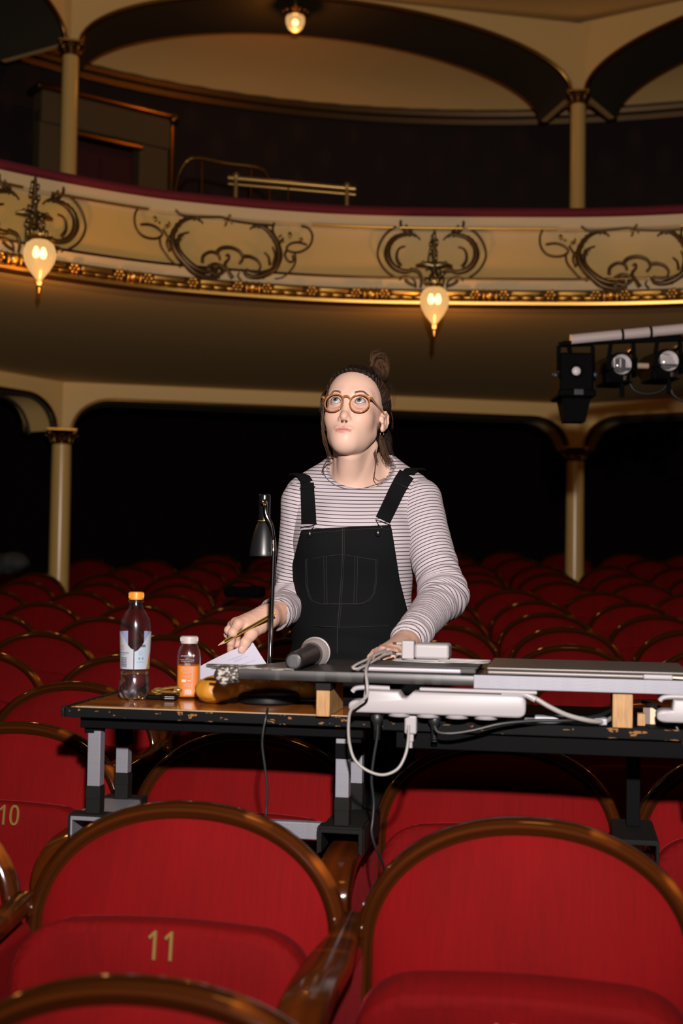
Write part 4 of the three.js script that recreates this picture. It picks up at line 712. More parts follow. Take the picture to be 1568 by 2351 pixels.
{ // white charger with two-pin plug, on its own coiled cable
  const p = atLevel(920, 1521, TT), o = thing('charger', 'white power adapter with two-pin plug lying on the tablet', 'adapter', [p.x, TT + 0.006, p.z - 0.03]);
  part('block', box(0.066, 0.029, 0.06, 0.058, 0.0155, 0, 0.006), M.white, o); part('plug', box(0.024, 0.035, 0.03, 0.0125, 0.0175, 0.01, 0.003), M.white, o);
  for (const y of [0.0285, 0.0085]) { part('pin', rod([0.002, y, 0.01], [-0.012, y, 0.01], 0.0023), M.white, o); part('pin_tip', rod([-0.011, y, 0.01], [-0.018, y, 0.01], 0.0023), M.steel, o); }
  const c = [p.x + 0.075, TT, p.z - 0.03], pts = [];
  for (let k = 0; k < 34; k++) { const a = k * 0.62, e = k / 34; pts.push([c[0] + (0.088 + 0.008 * Math.sin(k * 1.7)) * Math.cos(a), TT + 0.0018 + 0.0034 * ((k * 0.62 / 6.283) | 0) * 0.45, c[2] - 0.0 + (0.026 + 0.004 * Math.cos(k * 2.1)) * Math.sin(a)]); }
  single('charging_cable', tube(pts, 0.0016, 300, 7), M.whiteCable, 'thin white cable coiled under the white adapter', 'cable');
}
{ // closed silver laptop
  const A = onBoard(1117, 1550), o = thing('laptop', 'closed silver laptop lying on the board at the right', 'laptop', [A.x, BT + 0.0004, -2.41]);
  part('base', box(0.36, 0.0085, 0.24, 0.18, 0.0046, -0.12, 0.004), mat(lin(0.12, 0.105, 0.1), 0.4, { metalness: 0.4 }), o); part('lid', box(0.36, 0.005, 0.24, 0.18, 0.012, -0.12, 0.002), mat(lin(0.1, 0.09, 0.085), 0.35, { metalness: 0.4 }), o);
  part('hinge', rod([0.02, 0.009, -0.24], [0.34, 0.009, -0.24], 0.004), M.black, o); part('rubber_foot', [0.03, 0.33].flatMap((x) => [box(0.012, 0.0012, 0.012, x, 0.0006, -0.02, 0.0003), box(0.012, 0.0012, 0.012, x, 0.0006, -0.22, 0.0003)]), M.rubber, o);
  const q = atLevel(1505, 1548, BT + 0.006), c = thing('laptop_plug', 'small white plug and cable lying at the front of the closed laptop', 'plug', [q.x, BT + 0.0062, -2.3995]);
  part('plug_body', box(0.052, 0.009, 0.008, 0, 0, 0, 0.003), M.white, c); part('cord', tube([[0.024, 0, 0], [0.05, -0.001, 0.002], [0.08, -0.004, 0.0], [0.12, -0.004, -0.01]], 0.002, 20, 7), mat(lin(0.7, 0.6, 0.45), 0.5), c);
}
// ------------------------------------------------------------------ under the board: power strips, plugs, cables
function powerStrip(name, label, pL, L) {                                // pL: left end, top of the strip
  const o = thing(name, label, 'power strip', pL);
  const s = new THREE.Shape(); s.moveTo(0.012, -0.041); s.lineTo(L - 0.012, -0.041); s.quadraticCurveTo(L, -0.041, L, -0.03); s.lineTo(L, -0.018); s.quadraticCurveTo(L, -0.008, L - 0.015, -0.008); s.lineTo(0.115, -0.008); s.lineTo(0.103, -0.019); s.lineTo(0.093, -0.019); s.lineTo(0.085, -0.008); s.lineTo(0.028, -0.008); s.lineTo(0.026, -0.026); s.lineTo(0.012, -0.026); s.quadraticCurveTo(0.0, -0.026, 0, -0.0335); s.quadraticCurveTo(0, -0.041, 0.012, -0.041);
  part('housing', toCreasedNormals(new THREE.ExtrudeGeometry(s, { depth: 0.04, bevelEnabled: true, bevelThickness: 0.004, bevelSize: 0.0035, bevelSegments: 3, curveSegments: 8 }).translate(0, 0, -0.044), 0.7), M.white, o, 'white plastic housing');
  part('mounting_ear', [tube([[0.002, -0.008, -0.01], [0.006, -0.003, -0.01], [0.02, 0, -0.01], [0.07, 0, -0.01]], 0.0045, 24, 8), box(0.21, 0.006, 0.014, 0.23, 0.0005, -0.012, 0.002)], M.white, o); part('mounting_ear', [tube([[L - 0.04, -0.002, -0.012], [L, -0.003, -0.012], [L + 0.02, -0.012, -0.012]], 0.006, 16, 8)], M.white, o);
  for (const x of [0.088, 0.14, 0.192, 0.244, 0.318, 0.375]) if (x < L - 0.03) part('socket_rim', [lathe([[0.022, 0], [0.0215, -0.006], [0.018, -0.0065], [0.0175, 0]], 28).translate(x, -0.044, -0.022)], M.white, o);
  return o;
}
const ps = at(803, 1572, 2.365); ps.y = BU - 0.006; ps.z = -2.352;
powerStrip('power_strip', 'long white power strip fixed under the front edge of the board', ps, 0.312);
const ps2 = atZ(1513, 1592, -2.37); ps2.y = BU - 0.007; powerStrip('power_strip', 'second white power strip, cut off at the right edge', ps2, 0.3);
const cab = (list) => list.map(([x, y, d]) => at(x, y, d));
{
  single('white_cable', tube(cab([[885, 1492, 2.56], [862, 1501, 2.5], [846, 1520, 2.40], [840, 1545, 2.345], [843, 1575, 2.325], [842, 1598, 2.325], [826, 1612, 2.33], [806, 1630, 2.335], [800, 1665, 2.34], [803, 1710, 2.34], [815, 1745, 2.335], [845, 1770, 2.33], [880, 1779, 2.325], [912, 1766, 2.325], [930, 1735, 2.33], [937, 1700, 2.335], [938, 1665, 2.335]]), 0.0027, 150, 8), M.whiteCable, 'white cable hanging in a loop from the white plug up to the adapter', 'cable');
  const w2 = cab([[897, 1494, 2.52], [872, 1500, 2.48], [845, 1513, 2.44], [815, 1528, 2.40], [808, 1535, 2.392], [822, 1535, 2.395], [850, 1522, 2.43], [880, 1505, 2.48], [905, 1500, 2.52]]); single('white_cable_loop', tube(w2, 0.0024, 60, 8), M.whiteCable, 'short white cable bight lying in front of the hand', 'cable');
  const p = at(938, 1640, 2.337), o = thing('white_plug', 'white charger plug hanging down from the power strip', 'plug', [p.x, BU - 0.053, -2.376]);
  part('plug_body', box(0.022, 0.034, 0.022, 0, -0.018, 0, 0.004), M.white, o); part('connector', [box(0.011, 0.014, 0.008, 0, -0.042, 0.003, 0.002), rod([0, -0.049, 0.003], [0, -0.06, 0.003], 0.0036)], M.white, o);
  for (const [px, lab] of [[866, 'slim black plug hanging from the power strip, left of the white plug'], [998, 'ribbed black plug hanging from the power strip, right of the white plug']]) {
    const q = atZ(px, 1630, -2.376), b = thing('black_plug', lab, 'plug', [q.x, BU - 0.051, -2.376]);
    part('plug_body', lathe([[0, 0], [0.0115, 0], [0.0115, -0.014], [0.008, -0.02], [0.0055, -0.03], [0.004, -0.046], [0, -0.047]].reverse(), 20), M.rubber, b); part('strain_relief', [...Array(6)].map((_, k) => new THREE.TorusGeometry(0.0052, 0.0012, 6, 14).rotateX(1.57).translate(0, -0.026 - k * 0.0045, 0)), M.rubber, b);
  }
  single('black_cable', tube(cab([[867, 1665, 2.34], [866, 1690, 2.34], [858, 1740, 2.34], [853, 1790, 2.34], [858, 1840, 2.34], [856, 1880, 2.335], [853, 1910, 2.33], [862, 1945, 2.33], [876, 1975, 2.34], [884, 2010, 2.36], [890, 2080, 2.4]]), 0.0026, 90, 8), M.rubber, 'black cable hanging from the slim black plug past the right table leg', 'cable');
  single('black_cable', tube(cab([[998, 1668, 2.34], [1004, 1680, 2.335], [1030, 1684, 2.33], [1080, 1678, 2.33], [1150, 1662, 2.33], [1230, 1655, 2.335], [1310, 1654, 2.34], [1370, 1644, 2.36], [1402, 1632, 2.40]]), 0.0034, 80, 8), M.rubber, 'black cable running to the right from the ribbed black plug', 'cable');
  single('white_cable', tube(cab([[1180, 1600, 2.35], [1200, 1596, 2.345], [1225, 1602, 2.34], [1260, 1622, 2.335], [1300, 1641, 2.335], [1350, 1654, 2.34], [1385, 1657, 2.36], [1402, 1650, 2.4], [1420, 1640, 2.45]]), 0.0045, 70, 9), M.whiteCable, 'thick white cable leading right from the end of the long power strip', 'cable');
  single('black_cable', tube(cab([[1475, 1612, 2.40], [1515, 1625, 2.36], [1545, 1655, 2.33], [1562, 1690, 2.32], [1575, 1740, 2.33], [1580, 1800, 2.36]]), 0.0036, 50, 8), M.rubber, 'black cable drooping at the right edge below the second power strip', 'cable');
  const ch = atLevel(880, 1655, TOP + 0.001); single('metal_channel', box(0.09, 0.022, 0.03, ch.x, TOP + 0.0125, -2.5, 0.002), mat(lin(0.3, 0.25, 0.19), 0.4, { metalness: 0.6 }), 'dull metal channel lying on the dark table below the board', 'channel');
  const sc = atLevel(1310, 1664, TOP + 0.001); single('screwdriver_case', [box(0.13, 0.012, 0.03, sc.x, TOP + 0.0072, sc.z - 0.02, 0.003), box(0.05, 0.006, 0.03, sc.x - 0.09, TOP + 0.0045, sc.z - 0.02, 0.002)], mat(lin(0.3, 0.31, 0.34), 0.4), 'flat grey tool lying on the dark table behind the white cable', 'tool');
  const nb = atLevel(1255 + 230, 1665, TOP + 0.001); single('pine_offcut', box(0.014, 0.022, 0.02, atLevel(1469, 1660, TOP).x, TOP + 0.0117, -2.44, 0.001), pine, 'tiny pine offcut beside the right wooden block', 'offcut');
  single('striped_paper', box(0.07, 0.03, 0.004, atLevel(1520, 1662, TOP).x, TOP + 0.0157, -2.46, 0.001), mat(0xffffff, 0.6, { map: dataTex(64, 4, (u) => { const s = Math.floor(u * 6) % 2; return s ? [190, 170, 140] : [90, 80, 76]; }) }), 'small striped box on the dark table at the right edge', 'box');
}
// ------------------------------------------------------------------ stage lights at the right, and things left on seats
{
  const D = 5.4, o = thing('lighting_boom', 'grey lighting bar on a stand carrying stage lamps, at the right', 'stand'), P = (x, y, d = D) => at(x, y, d);
  part('bar', [rod(P(1310, 780), P(1640, 748), 0.022, 0.022, 16)], mat(lin(0.5, 0.42, 0.4), 0.45), o, 'pale grey bar'); part('lower_bar', [rod(P(1290, 789), P(1640, 775), 0.011)], M.black, o);
  const s = P(1640, 748); part('pole', rod([s.x, floorY(-s.z), s.z], s, 0.024), M.black, o); for (let k = 0; k < 3; k++) part('leg', rod([s.x, floorY(-s.z) + 0.4, s.z], [s.x + 0.25 * Math.cos(k * 2.09), floorY(-s.z) + 0.01, s.z + 0.2 * Math.sin(k * 2.09)], 0.012), M.black, o);
  part('bar_tape', [1425, 1490].map((x) => { const a = P(x, 769 - (x - 1425) * 0.1), b = P(x + 6, 768.5 - (x - 1425) * 0.1); return rod(a, b, 0.0232, 0.0232, 16); }), M.tape, o);
  const cablePts = (l) => tube(l.map((q) => P(...q)), 0.006, 40, 6);
  for (const [l, lab] of [[[[1445, 880], [1458, 897], [1485, 904], [1515, 898], [1535, 880]], 'black cable sagging between the two small stage lamps'], [[[1538, 880], [1545, 905], [1575, 922], [1610, 915]], 'black cable sagging right of the small stage lamps']]) single('lamp_cable', cablePts(l), M.rubber, lab, 'cable');
}
const lampFace = mat(lin(0.95, 0.92, 0.92), 0.25);
const lensMat = mat(lin(0.55, 0.5, 0.5), 0.08, { metalness: 0.85 });
{
  const D = 5.4, c = at(1321, 870, D), s = D / FPX, o = thing('stage_lamp', 'large black boxy stage lamp with small round lens, leftmost on the bar', 'stage light', c); o.rotation.y = YAW;
  part('body', [box(78 * s, 92 * s, 0.2, 0, 12 * s, -0.06, 0.012), box(86 * s, 18 * s, 0.22, 0, -35 * s, -0.06, 0.01)], M.black, o);
  part('lower_housing', [toCreasedNormals(new THREE.CylinderGeometry(40 * s * 1.25, 27 * s * 1.25, 62 * s, 4, 1).rotateY(Math.PI / 4).translate(2 * s, -66 * s, -0.06), 0.4)], M.black, o);
  const L = part('lens', new THREE.SphereGeometry(14 * s, 24, 12, 0, 6.2832, 0, 1.2).rotateX(Math.PI / 2).translate(-2 * s, 15 * s, 0.022), mat(lin(0.7, 0.66, 0.68), 0.25), o, 'pale round lens'); part('lens_rim', new THREE.TorusGeometry(14.5 * s, 2 * s, 8, 28).translate(-2 * s, 15 * s, 0.042), M.black, o);
  part('yoke', [rod([-39 * s, 76 * s, 0], [-39 * s, 20 * s, 0], 0.009), rod([39 * s, 76 * s, 0], [41 * s, 0, 0], 0.009), rod([-40 * s, 78 * s, 0], [40 * s, 82 * s, 0], 0.011), rod([-16 * s, 78 * s, 0], [-8 * s, 46 * s, -0.02], 0.01)], M.black, o);
  const kM = mat(lin(0.03, 0.035, 0.04), 0.3); part('knob', ball(0.014, -46 * s, 8 * s, 0), kM, o); part('knob', ball(0.014, 45 * s, 10 * s, 0), kM, o); part('name_plate', box(22 * s, 14 * s, 0.01, 3 * s, -34 * s, 0.052, 0.003), kM, o);
}
function smallLamp(x, y, lab, lens) {
  const D = 5.4, s = D / FPX, o = thing('stage_lamp', lab, 'stage light', at(x, y, D)); o.rotation.y = YAW + 0.1;
  part('body', [new THREE.CylinderGeometry(32 * s, 34 * s, 0.2, 20).rotateX(Math.PI / 2).translate(0, 0, -0.08), box(58 * s, 34 * s, 0.16, -2 * s, -22 * s, -0.07, 0.01), box(66 * s, 8 * s, 0.14, 0, -8 * s, -0.03, 0.004)], M.black, o);
  part('reflector', [lathe([[0.0, 0.0], [8 * s, 0.004], [17 * s, 0.016], [22 * s, 0.036], [23 * s, 0.042]], 24).rotateX(Math.PI / 2).translate(0, 2 * s, 0.0), ...[...Array(lens ? 8 : 3)].map((_, k) => rod([(-16 + k * (lens ? 4.6 : 14)) * s, -12 * s, 0.036], [(-16 + k * (lens ? 4.6 : 14)) * s, 16 * s, 0.036], 0.0025))], lampFace, o, 'bright metal reflector');
  part('front_glass', lathe([[0, 0.012], [10 * s, 0.01], [18 * s, 0.004], [21 * s, 0]], 24).rotateX(Math.PI / 2).translate(0, 2 * s, 0.044), mat(lin(0.95, 0.93, 0.93), 0.06, { transmission: 0.9, thickness: 0 }), o, 'clear glass lens');
  part('yoke', [rod([-26 * s, 0, 0], [-18 * s, 58 * s, 0], 0.009), rod([38 * s, -4 * s, 0], [34 * s, 60 * s, 0], 0.009), rod([-20 * s, 58 * s, 0], [36 * s, 62 * s, 0], 0.01)], M.black, o); part('barn_door', [box(50 * s, 3 * s, 0.1, 0, -38 * s, 0.0, 0.002), box(4 * s, 44 * s, 0.06, 36 * s, -2 * s, 0.01, 0.002)], M.black, o);
  part('handle', [rod([3 * s, -38 * s, 0.03], [3 * s, -72 * s, 0.03], 0.01)], M.black, o); part('clamp', [rod([24 * s, 36 * s, 0.02], [18 * s, 30 * s, 0.02], 0.012), rod([6 * s, -26 * s, 0.06], [5 * s, -36 * s, 0.06], 0.01)], M.steel, o, 'bright metal screw clamp'); part('tilt_knob', [rod([36 * s, 2 * s, 0.02], [66 * s, 2 * s, 0.02], 0.012)], mat(lin(0.45, 0.33, 0.24), 0.4), o);
}
smallLamp(1420, 842, 'small round stage lamp with warm shining reflector, middle of the three on the bar', 0);
smallLamp(1527, 834, 'small round stage lamp with bright ribbed lens, at the right edge', 1);
{
  const p = at(24, 1292, 8.9), g = net((x, y, z) => blend([ell(0, 0, 0, 0.13, 0.075, 0.1), ell(-0.12, -0.03, 0.02, 0.11, 0.06, 0.08)], 0.05)(x, y, z) + 0.02 * n3(x * 22, y * 22, z * 22), [-0.3, -0.15, -0.16], [0.2, 0.14, 0.16], 0.012);
  const m = single('jacket', g, mat(0xffffff, 0.85, { map: dataTex(64, 64, (u, v) => [44, 48, 46]) }), 'crumpled grey jacket left over a seat back at the far left', 'jacket'); m.position.copy(p);
  const q = at(562, 1345, 6.6).add(new V3(0, -0.03, 0)), b = thing('bag', 'black bag lying over the seat tops beside the woman', 'bag', q);
  part('body', box(0.2, 0.055, 0.12, 0, 0, 0, 0.02), M.blackMatte, b); part('strap', tube([[-0.08, 0.02, 0.05], [-0.04, 0.045, 0.06], [0.04, 0.045, 0.06], [0.08, 0.02, 0.05]], 0.006, 20, 6), M.black, b);
}
// ------------------------------------------------------------------ the woman
// her own axes: x to the right of the picture, y up from lens height, z towards the viewer; origin 3.14 m away
const DW = 3.14, WO = camPos.clone().addScaledVector(fwd0, DW), WFLOOR = floorY(-WO.z);
const loc = (p) => { const q = p.clone().sub(camPos); return [q.dot(right0), q.y, DW - q.dot(fwd0)]; };
const m_ = (px, py, d) => loc(at(px, py, d));
const woman = thing('person', 'woman in black dungarees and striped sweater looking up, with amber glasses, pencil in hand', 'person', [WO.x, WFLOOR, WO.z]);
woman.rotation.y = YAW;
const YO = EYE - WFLOOR;
const pp = (name, geo, mt, label, parent = woman) => { if (Array.isArray(geo)) geo = merge(geo); geo.translate(0, YO, 0); return part(name, geo, mt, parent, label); };
// head axes: x, y, z forward; pitched up, turned to the left of the picture
const HP = 16 * DEG, HY = -13 * DEG, HR = -2 * DEG, HS = 1.04, HO = m_(801, 926, 3.05);
const headM = new THREE.Matrix4().makeRotationY(HY).multiply(new THREE.Matrix4().makeRotationX(-HP)).multiply(new THREE.Matrix4().makeRotationZ(HR)).scale(new V3(HS * 0.93, HS, HS)).setPosition(...HO);
const headI = headM.clone().invert(), hi = headI.elements;
const toHead = (x, y, z) => [hi[0] * x + hi[4] * y + hi[8] * z + hi[12], hi[1] * x + hi[5] * y + hi[9] * z + hi[13], hi[2] * x + hi[6] * y + hi[10] * z + hi[14]];
const fromHead = (p) => new V3(...p).applyMatrix4(headM).toArray();
const EX = 0.0297, EZ = 0.0035, ER = 0.0121;
let headSkull;
const headSdf = (() => {
  const skull = blend([ell(0, 0.021, -0.075, 0.068, 0.078, 0.087), ell(0, -0.018, -0.04, 0.0535, 0.082, 0.056), ell(0, 0.040, -0.037, 0.053, 0.047, 0.048)], 0.03);
  headSkull = (x, y, z) => smin(skull(x, y, z), jaw(x, y, z), 0.028);
  const jaw = blend([ell(0, -0.066, -0.034, 0.043, 0.036, 0.045), cap([0.044, -0.052, -0.06], [0.015, -0.093, -0.008], 0.0135, 0.0125), cap([-0.044, -0.052, -0.06], [-0.015, -0.093, -0.008], 0.0135, 0.0125), sph(0, -0.0925, -0.004, 0.0165), ell(0, -0.07, -0.005, 0.029, 0.027, 0.026)], 0.025);
  const cheek = [sph(0.034, -0.03, -0.011, 0.0235), sph(-0.034, -0.03, -0.011, 0.0235)];
  const brow = [cap([0.013, 0.018, 0.0065], [0.041, 0.019, -0.007], 0.009), cap([-0.013, 0.018, 0.0065], [-0.041, 0.019, -0.007], 0.009)];
  const bridge = cap([0, 0.01, 0.0095], [0, -0.036, 0.0235], 0.006, 0.0078), tip = sph(0, -0.0435, 0.0285, 0.0086), al = [ell(0.0098, -0.0475, 0.0185, 0.0056, 0.0063, 0.0082), ell(-0.0098, -0.0475, 0.0185, 0.0056, 0.0063, 0.0082)], sept = cap([0, -0.05, 0.026], [0, -0.054, 0.019], 0.004);
  const nos = [ell(0.0053, -0.0532, 0.0215, 0.003, 0.0034, 0.0048), ell(-0.0053, -0.0532, 0.0215, 0.003, 0.0034, 0.0048)];
  const upl = [ell(0.0075, -0.0685, 0.0195, 0.0125, 0.004, 0.006), ell(-0.0075, -0.0685, 0.0195, 0.0125, 0.004, 0.006)], lol = ell(0, -0.0775, 0.0193, 0.0155, 0.0050, 0.0068);
  const mouth = [cap([-0.0205, -0.0732, 0.0135], [-0.008, -0.0722, 0.026], 0.0006), cap([0.0205, -0.0732, 0.0135], [0.008, -0.0722, 0.026], 0.0006), cap([-0.008, -0.0722, 0.026], [0.008, -0.0722, 0.026], 0.0006)];
  const phil = cap([0, -0.056, 0.0262], [0, -0.062, 0.0282], 0.002);
  const ears = [1, -1].map((f) => {
    const plate = ell(f * 0.0715, -0.026, -0.081, 0.0062, 0.0285, 0.0165), h = [[0.068, -0.012, -0.066], [0.0745, 0.001, -0.074], [0.0775, -0.002, -0.089], [0.0775, -0.02, -0.097], [0.0755, -0.037, -0.092], [0.073, -0.049, -0.081]].map(([x, y, z]) => [f * x, y, z]);
    const hel = blend(h.slice(1).map((q, i) => cap(h[i], q, 0.0036)), 0.002), lobe = ell(f * 0.0705, -0.0505, -0.075, 0.0048, 0.0082, 0.007), con = ell(f * 0.0785, -0.028, -0.076, 0.006, 0.013, 0.008), trag = cap([f * 0.069, -0.022, -0.064], [f * 0.071, -0.034, -0.065], 0.0045);
    return (x, Y0, z, y = (Y0 + 0.012) / 0.8 - 0.027) => smin(smin(smax(smin(plate(x, y, z), hel(x, y, z), 0.003), -con(x, y, z), 0.004), lobe(x, y, z), 0.006), trag(x, y, z), 0.004);
  });
  return (x, y, z) => {
    let d = smin(skull(x, y, z), jaw(x, y, z), 0.028);
    if (d > 0.06) return d - 0.02;
    d = smin(d, cheek[0](x, y, z), 0.022); d = smin(d, cheek[1](x, y, z), 0.022);
    if (z > -0.045 && d < 0.05) {
      for (const f of [1, -1]) d = smax(d, -(Math.hypot(x - f * 0.0305, (y + 0.002) * 1.15, z - 0.0195) - 0.0145), 0.014);
      d = smin(d, Math.min(brow[0](x, y, z), brow[1](x, y, z)), 0.016);
      d = smin(d, bridge(x, y, z), 0.013); d = smin(d, tip(x, y, z), 0.009); d = smin(d, Math.min(al[0](x, y, z), al[1](x, y, z)), 0.005);
      d = smax(d, -Math.min(nos[0](x, y, z), nos[1](x, y, z)), 0.0015);
      d = smin(d, smin(upl[0](x, y, z), upl[1](x, y, z), 0.004), 0.006); d = smin(d, lol(x, y, z), 0.006);
      d = smax(d, -Math.min(mouth[0](x, y, z), mouth[1](x, y, z), mouth[2](x, y, z)), 0.003); d = smax(d, -phil(x, y, z), 0.006);
      for (const f of [1, -1]) {                                        // lids round an almond opening
        const ex = x - f * EX, ez = z - EZ, r = Math.hypot(ex, y, ez);
        if (r < 0.03) {
          d = smin(d, r - 0.0136, 0.0045);
          const a = clamp(ex * f / 0.0138, -1, 1), q = Math.pow(Math.max(0, 1 - a * a), 0.55), e = Math.atan2(y - ex * f * 0.09, Math.max(ez, 1e-4)), up = 0.66 * q - 0.01, low = -0.50 * q - 0.02;
          const o = Math.max((e - up) * 0.0125, (low - e) * 0.0125, r - 0.0185, (Math.abs(ex) - 0.0138));
          d = smax(d, -o, 0.0012);
        }
      }
    }
    if (Math.abs(x) > 0.045) { d = smin(d, ears[0](x, y, z), 0.006); d = smin(d, ears[1](x, y, z), 0.006); }
    return d;
  };
})();
const neckA = fromHead([0, -0.055, -0.095]), neckB = m_(822, 1112, 3.185), notch = m_(800, 1122, 3.125);
const bodySdf = (() => {
  const neck = cap(neckA, neckB, 0.047, 0.052), scm = [cap(fromHead([0.046, -0.06, -0.105]), [notch[0] + 0.012, notch[1], notch[2]], 0.008, 0.006), cap(fromHead([-0.046, -0.06, -0.1]), [notch[0] - 0.012, notch[1], notch[2]], 0.009, 0.006)];
  const larynx = cap(fromHead([0, -0.1, -0.062]), [notch[0] - 0.002, notch[1] + 0.02, notch[2] + 0.002], 0.024, 0.022);
  const trap = [cap(m_(822, 1060, 3.2), m_(700, 1132, 3.2), 0.038, 0.03), cap(m_(830, 1058, 3.2), m_(938, 1124, 3.2), 0.038, 0.03)];
  const clav = [cap([notch[0] + 0.02, notch[1] - 0.006, notch[2] - 0.004], m_(872, 1104, 3.115), 0.009, 0.007), cap([notch[0] - 0.02, notch[1] - 0.006, notch[2] - 0.004], m_(752, 1112, 3.115), 0.009, 0.007)];
  const chest = ell(...m_(814, 1250, 3.155), 0.13, 0.155, 0.088);
  return (x, y, z) => {
    const q = toHead(x, y, z); let h = headSdf(q[0], q[1], q[2]) * HS;
    let t = smin(smin(trap[0](x, y, z), trap[1](x, y, z), 0.03), chest(x, y, z), 0.05);
    
    let n = smin(neck(x, y, z), larynx(x, y, z), 0.04); n = smin(n, Math.min(scm[0](x, y, z), scm[1](x, y, z)), 0.02);
    return smin(smin(h, n, 0.004), t, 0.04);
  };
})();
const SK = [0.52, 0.345, 0.268];
const skinColor = (x, y, z) => {
  const [a, b, c] = toHead(x, y, z), g = (px, py, pz, r) => Math.exp(-((a - px) ** 2 + (b - py) ** 2 + (c - pz) ** 2) / (r * r)); let k = [...SK];
  const mix = (t, w) => { k = k.map((v, i) => lerp(v, t[i], clamp(w, 0, 1))); };
  const mott = 1 + 0.06 * n3(x * 60, y * 60, z * 60); k = k.map((v) => v * mott);
  mix([0.46, 0.23, 0.165], 0.4 * (g(0.04, -0.035, 0, 0.022) + g(-0.04, -0.035, 0, 0.022) + g(0, -0.045, 0.03, 0.014)) + 0.5 * (g(0.072, -0.02, -0.085, 0.022)));
  mix([0.38, 0.2, 0.15], 0.5 * (g(0.03, -0.012, 0.012, 0.012) + g(-0.03, -0.012, 0.012, 0.012)));
  const lw = Math.abs(a) < 0.0205 && c > 0.008, lipU = -0.0662 + 0.0007 * Math.cos(a * 500) - Math.abs(a) * 0.2 - a * a * 4, lipL = -0.0823 + a * a * 17; if (lw) mix([0.42, 0.185, 0.16], sstep(0.0012, -0.001, b - lipU) * sstep(-0.0012, 0.001, b - lipL) * sstep(0.021, 0.017, Math.abs(a)));
  mix([0.1, 0.035, 0.025], 0.95 * Math.min(1, 1.5 * (g(0.0053, -0.0515, 0.0185, 0.0045) + g(-0.0053, -0.0515, 0.0185, 0.0045))));
  if (lw) mix([0.2, 0.07, 0.06], 0.6 * Math.exp(-(((b + 0.0725 + Math.abs(a) * 0.03) / 0.0012) ** 2)));
  for (const f of [1, -1]) { const ex = a - f * EX, rr_ = Math.hypot(ex, b, c - EZ); if (rr_ < 0.0155 && c > 0.005) { const e = Math.atan2(b, c - EZ), aa = clamp(ex / 0.0138, -1, 1), q = Math.sqrt(Math.max(0, 1 - aa * aa)); mix([0.08, 0.04, 0.03], 0.75 * Math.exp(-(((e - 0.62 * q) / 0.1) ** 2))); mix([0.3, 0.13, 0.1], 0.35 * Math.exp(-(((e + 0.42 * q) / 0.1) ** 2))); } }
  return k;
};
const skin = mat(0xffffff, 0.46, { vertexColors: true, specularIntensity: 0.5, sheen: 0.1, sheenColor: lin(0.5, 0.3, 0.25) });
const headBox = [m_(700, 1150, 3.15), m_(960, 790, 3.15)];
const bodyParts = [net(bodySdf, [headBox[0][0] - 0.02, headBox[0][1] - 0.02, -0.14], [headBox[1][0] + 0.02, headBox[1][1], 0.2], 0.0019, skinColor)];
// arms and hands
const handSk = (x, y, z, nx, ny, nz) => { const t = 1 + 0.07 * n3(x * 90, y * 90, z * 90), r = n3(x * 30, y * 30, z * 30) * 0.12; return [0.48 * t, 0.3 * t * (1 - r), 0.225 * t * (1 - r)]; };
const chain = (list, k) => blend(list.slice(1).map((q, i) => cap(list[i].slice(0, 3), q.slice(0, 3), list[i][3], q[3])), k);
const J = (px, py, d, r) => [...m_(px, py, d), r];
const rWrist = J(612, 1417, 2.935, 0.024);
{
  const fingers = [
    [J(548, 1432, 2.868, 0.0105), J(535, 1452, 2.852, 0.0098), J(530, 1474, 2.862, 0.0086), J(529, 1493, 2.872, 0.0075)],
    [J(541, 1430, 2.885, 0.0105), J(541, 1460, 2.872, 0.0094), J(545, 1478, 2.876, 0.0086), J(551, 1492, 2.885, 0.0076)],
    [J(534, 1436, 2.903, 0.0098), J(525, 1447, 2.894, 0.0088), J(533, 1468, 2.9, 0.008), J(545, 1478, 2.905, 0.007)],
    [J(532, 1444, 2.918, 0.0088), J(523, 1457, 2.912, 0.0078), J(531, 1472, 2.918, 0.007), J(542, 1478, 2.92, 0.0062)],
  ];
  const thumb = [J(597, 1441, 2.9, 0.0145), J(577, 1456, 2.868, 0.0125), J(563, 1475, 2.85, 0.0108), J(555, 1493, 2.848, 0.0084)];
  const palm = blend([...fingers.map((f) => cap(rWrist.slice(0, 3), f[0].slice(0, 3), 0.02, 0.0112)), cap(J(600, 1432, 2.915).slice(0, 3), J(572, 1444, 2.885).slice(0, 3), 0.019, 0.013), cap(J(640, 1408, 2.99).slice(0, 3), rWrist.slice(0, 3), 0.03, 0.0235)], 0.016);
  const F = fingers.map((f) => chain(f, 0.004)), T = chain(thumb, 0.005), web = cap(thumb[1].slice(0, 3), J(570, 1436, 2.885).slice(0, 3), 0.009, 0.01);
  const kn = fingers.map((f) => sph(f[1][0], f[1][1], f[1][2] + 0.002, f[1][3] * 1.06));
  const sdf = (x, y, z) => { let d = smin(palm(x, y, z), smin(T(x, y, z), web(x, y, z), 0.012), 0.011); for (let i = 0; i < 4; i++) d = smin(d, smin(F[i](x, y, z), kn[i](x, y, z), 0.004), 0.0045); return d + 0.0008 * n3(x * 160, y * 160, z * 160); };
  const a = m_(505, 1510, 2.9), b = m_(655, 1385, 2.9);
  bodyParts.push(net(sdf, [a[0], a[1], 0.13], [b[0], b[1], 0.34], 0.0018, handSk));
  const nl = m_(553, 1491, 2.8395); var thumbNail = ball(0.0052, 0, 0, 0, 1, 1.25, 0.3, 12).rotateX(0.3).rotateZ(-0.4).translate(...nl);
}
const lWrist = J(928, 1480, 2.76, 0.025);
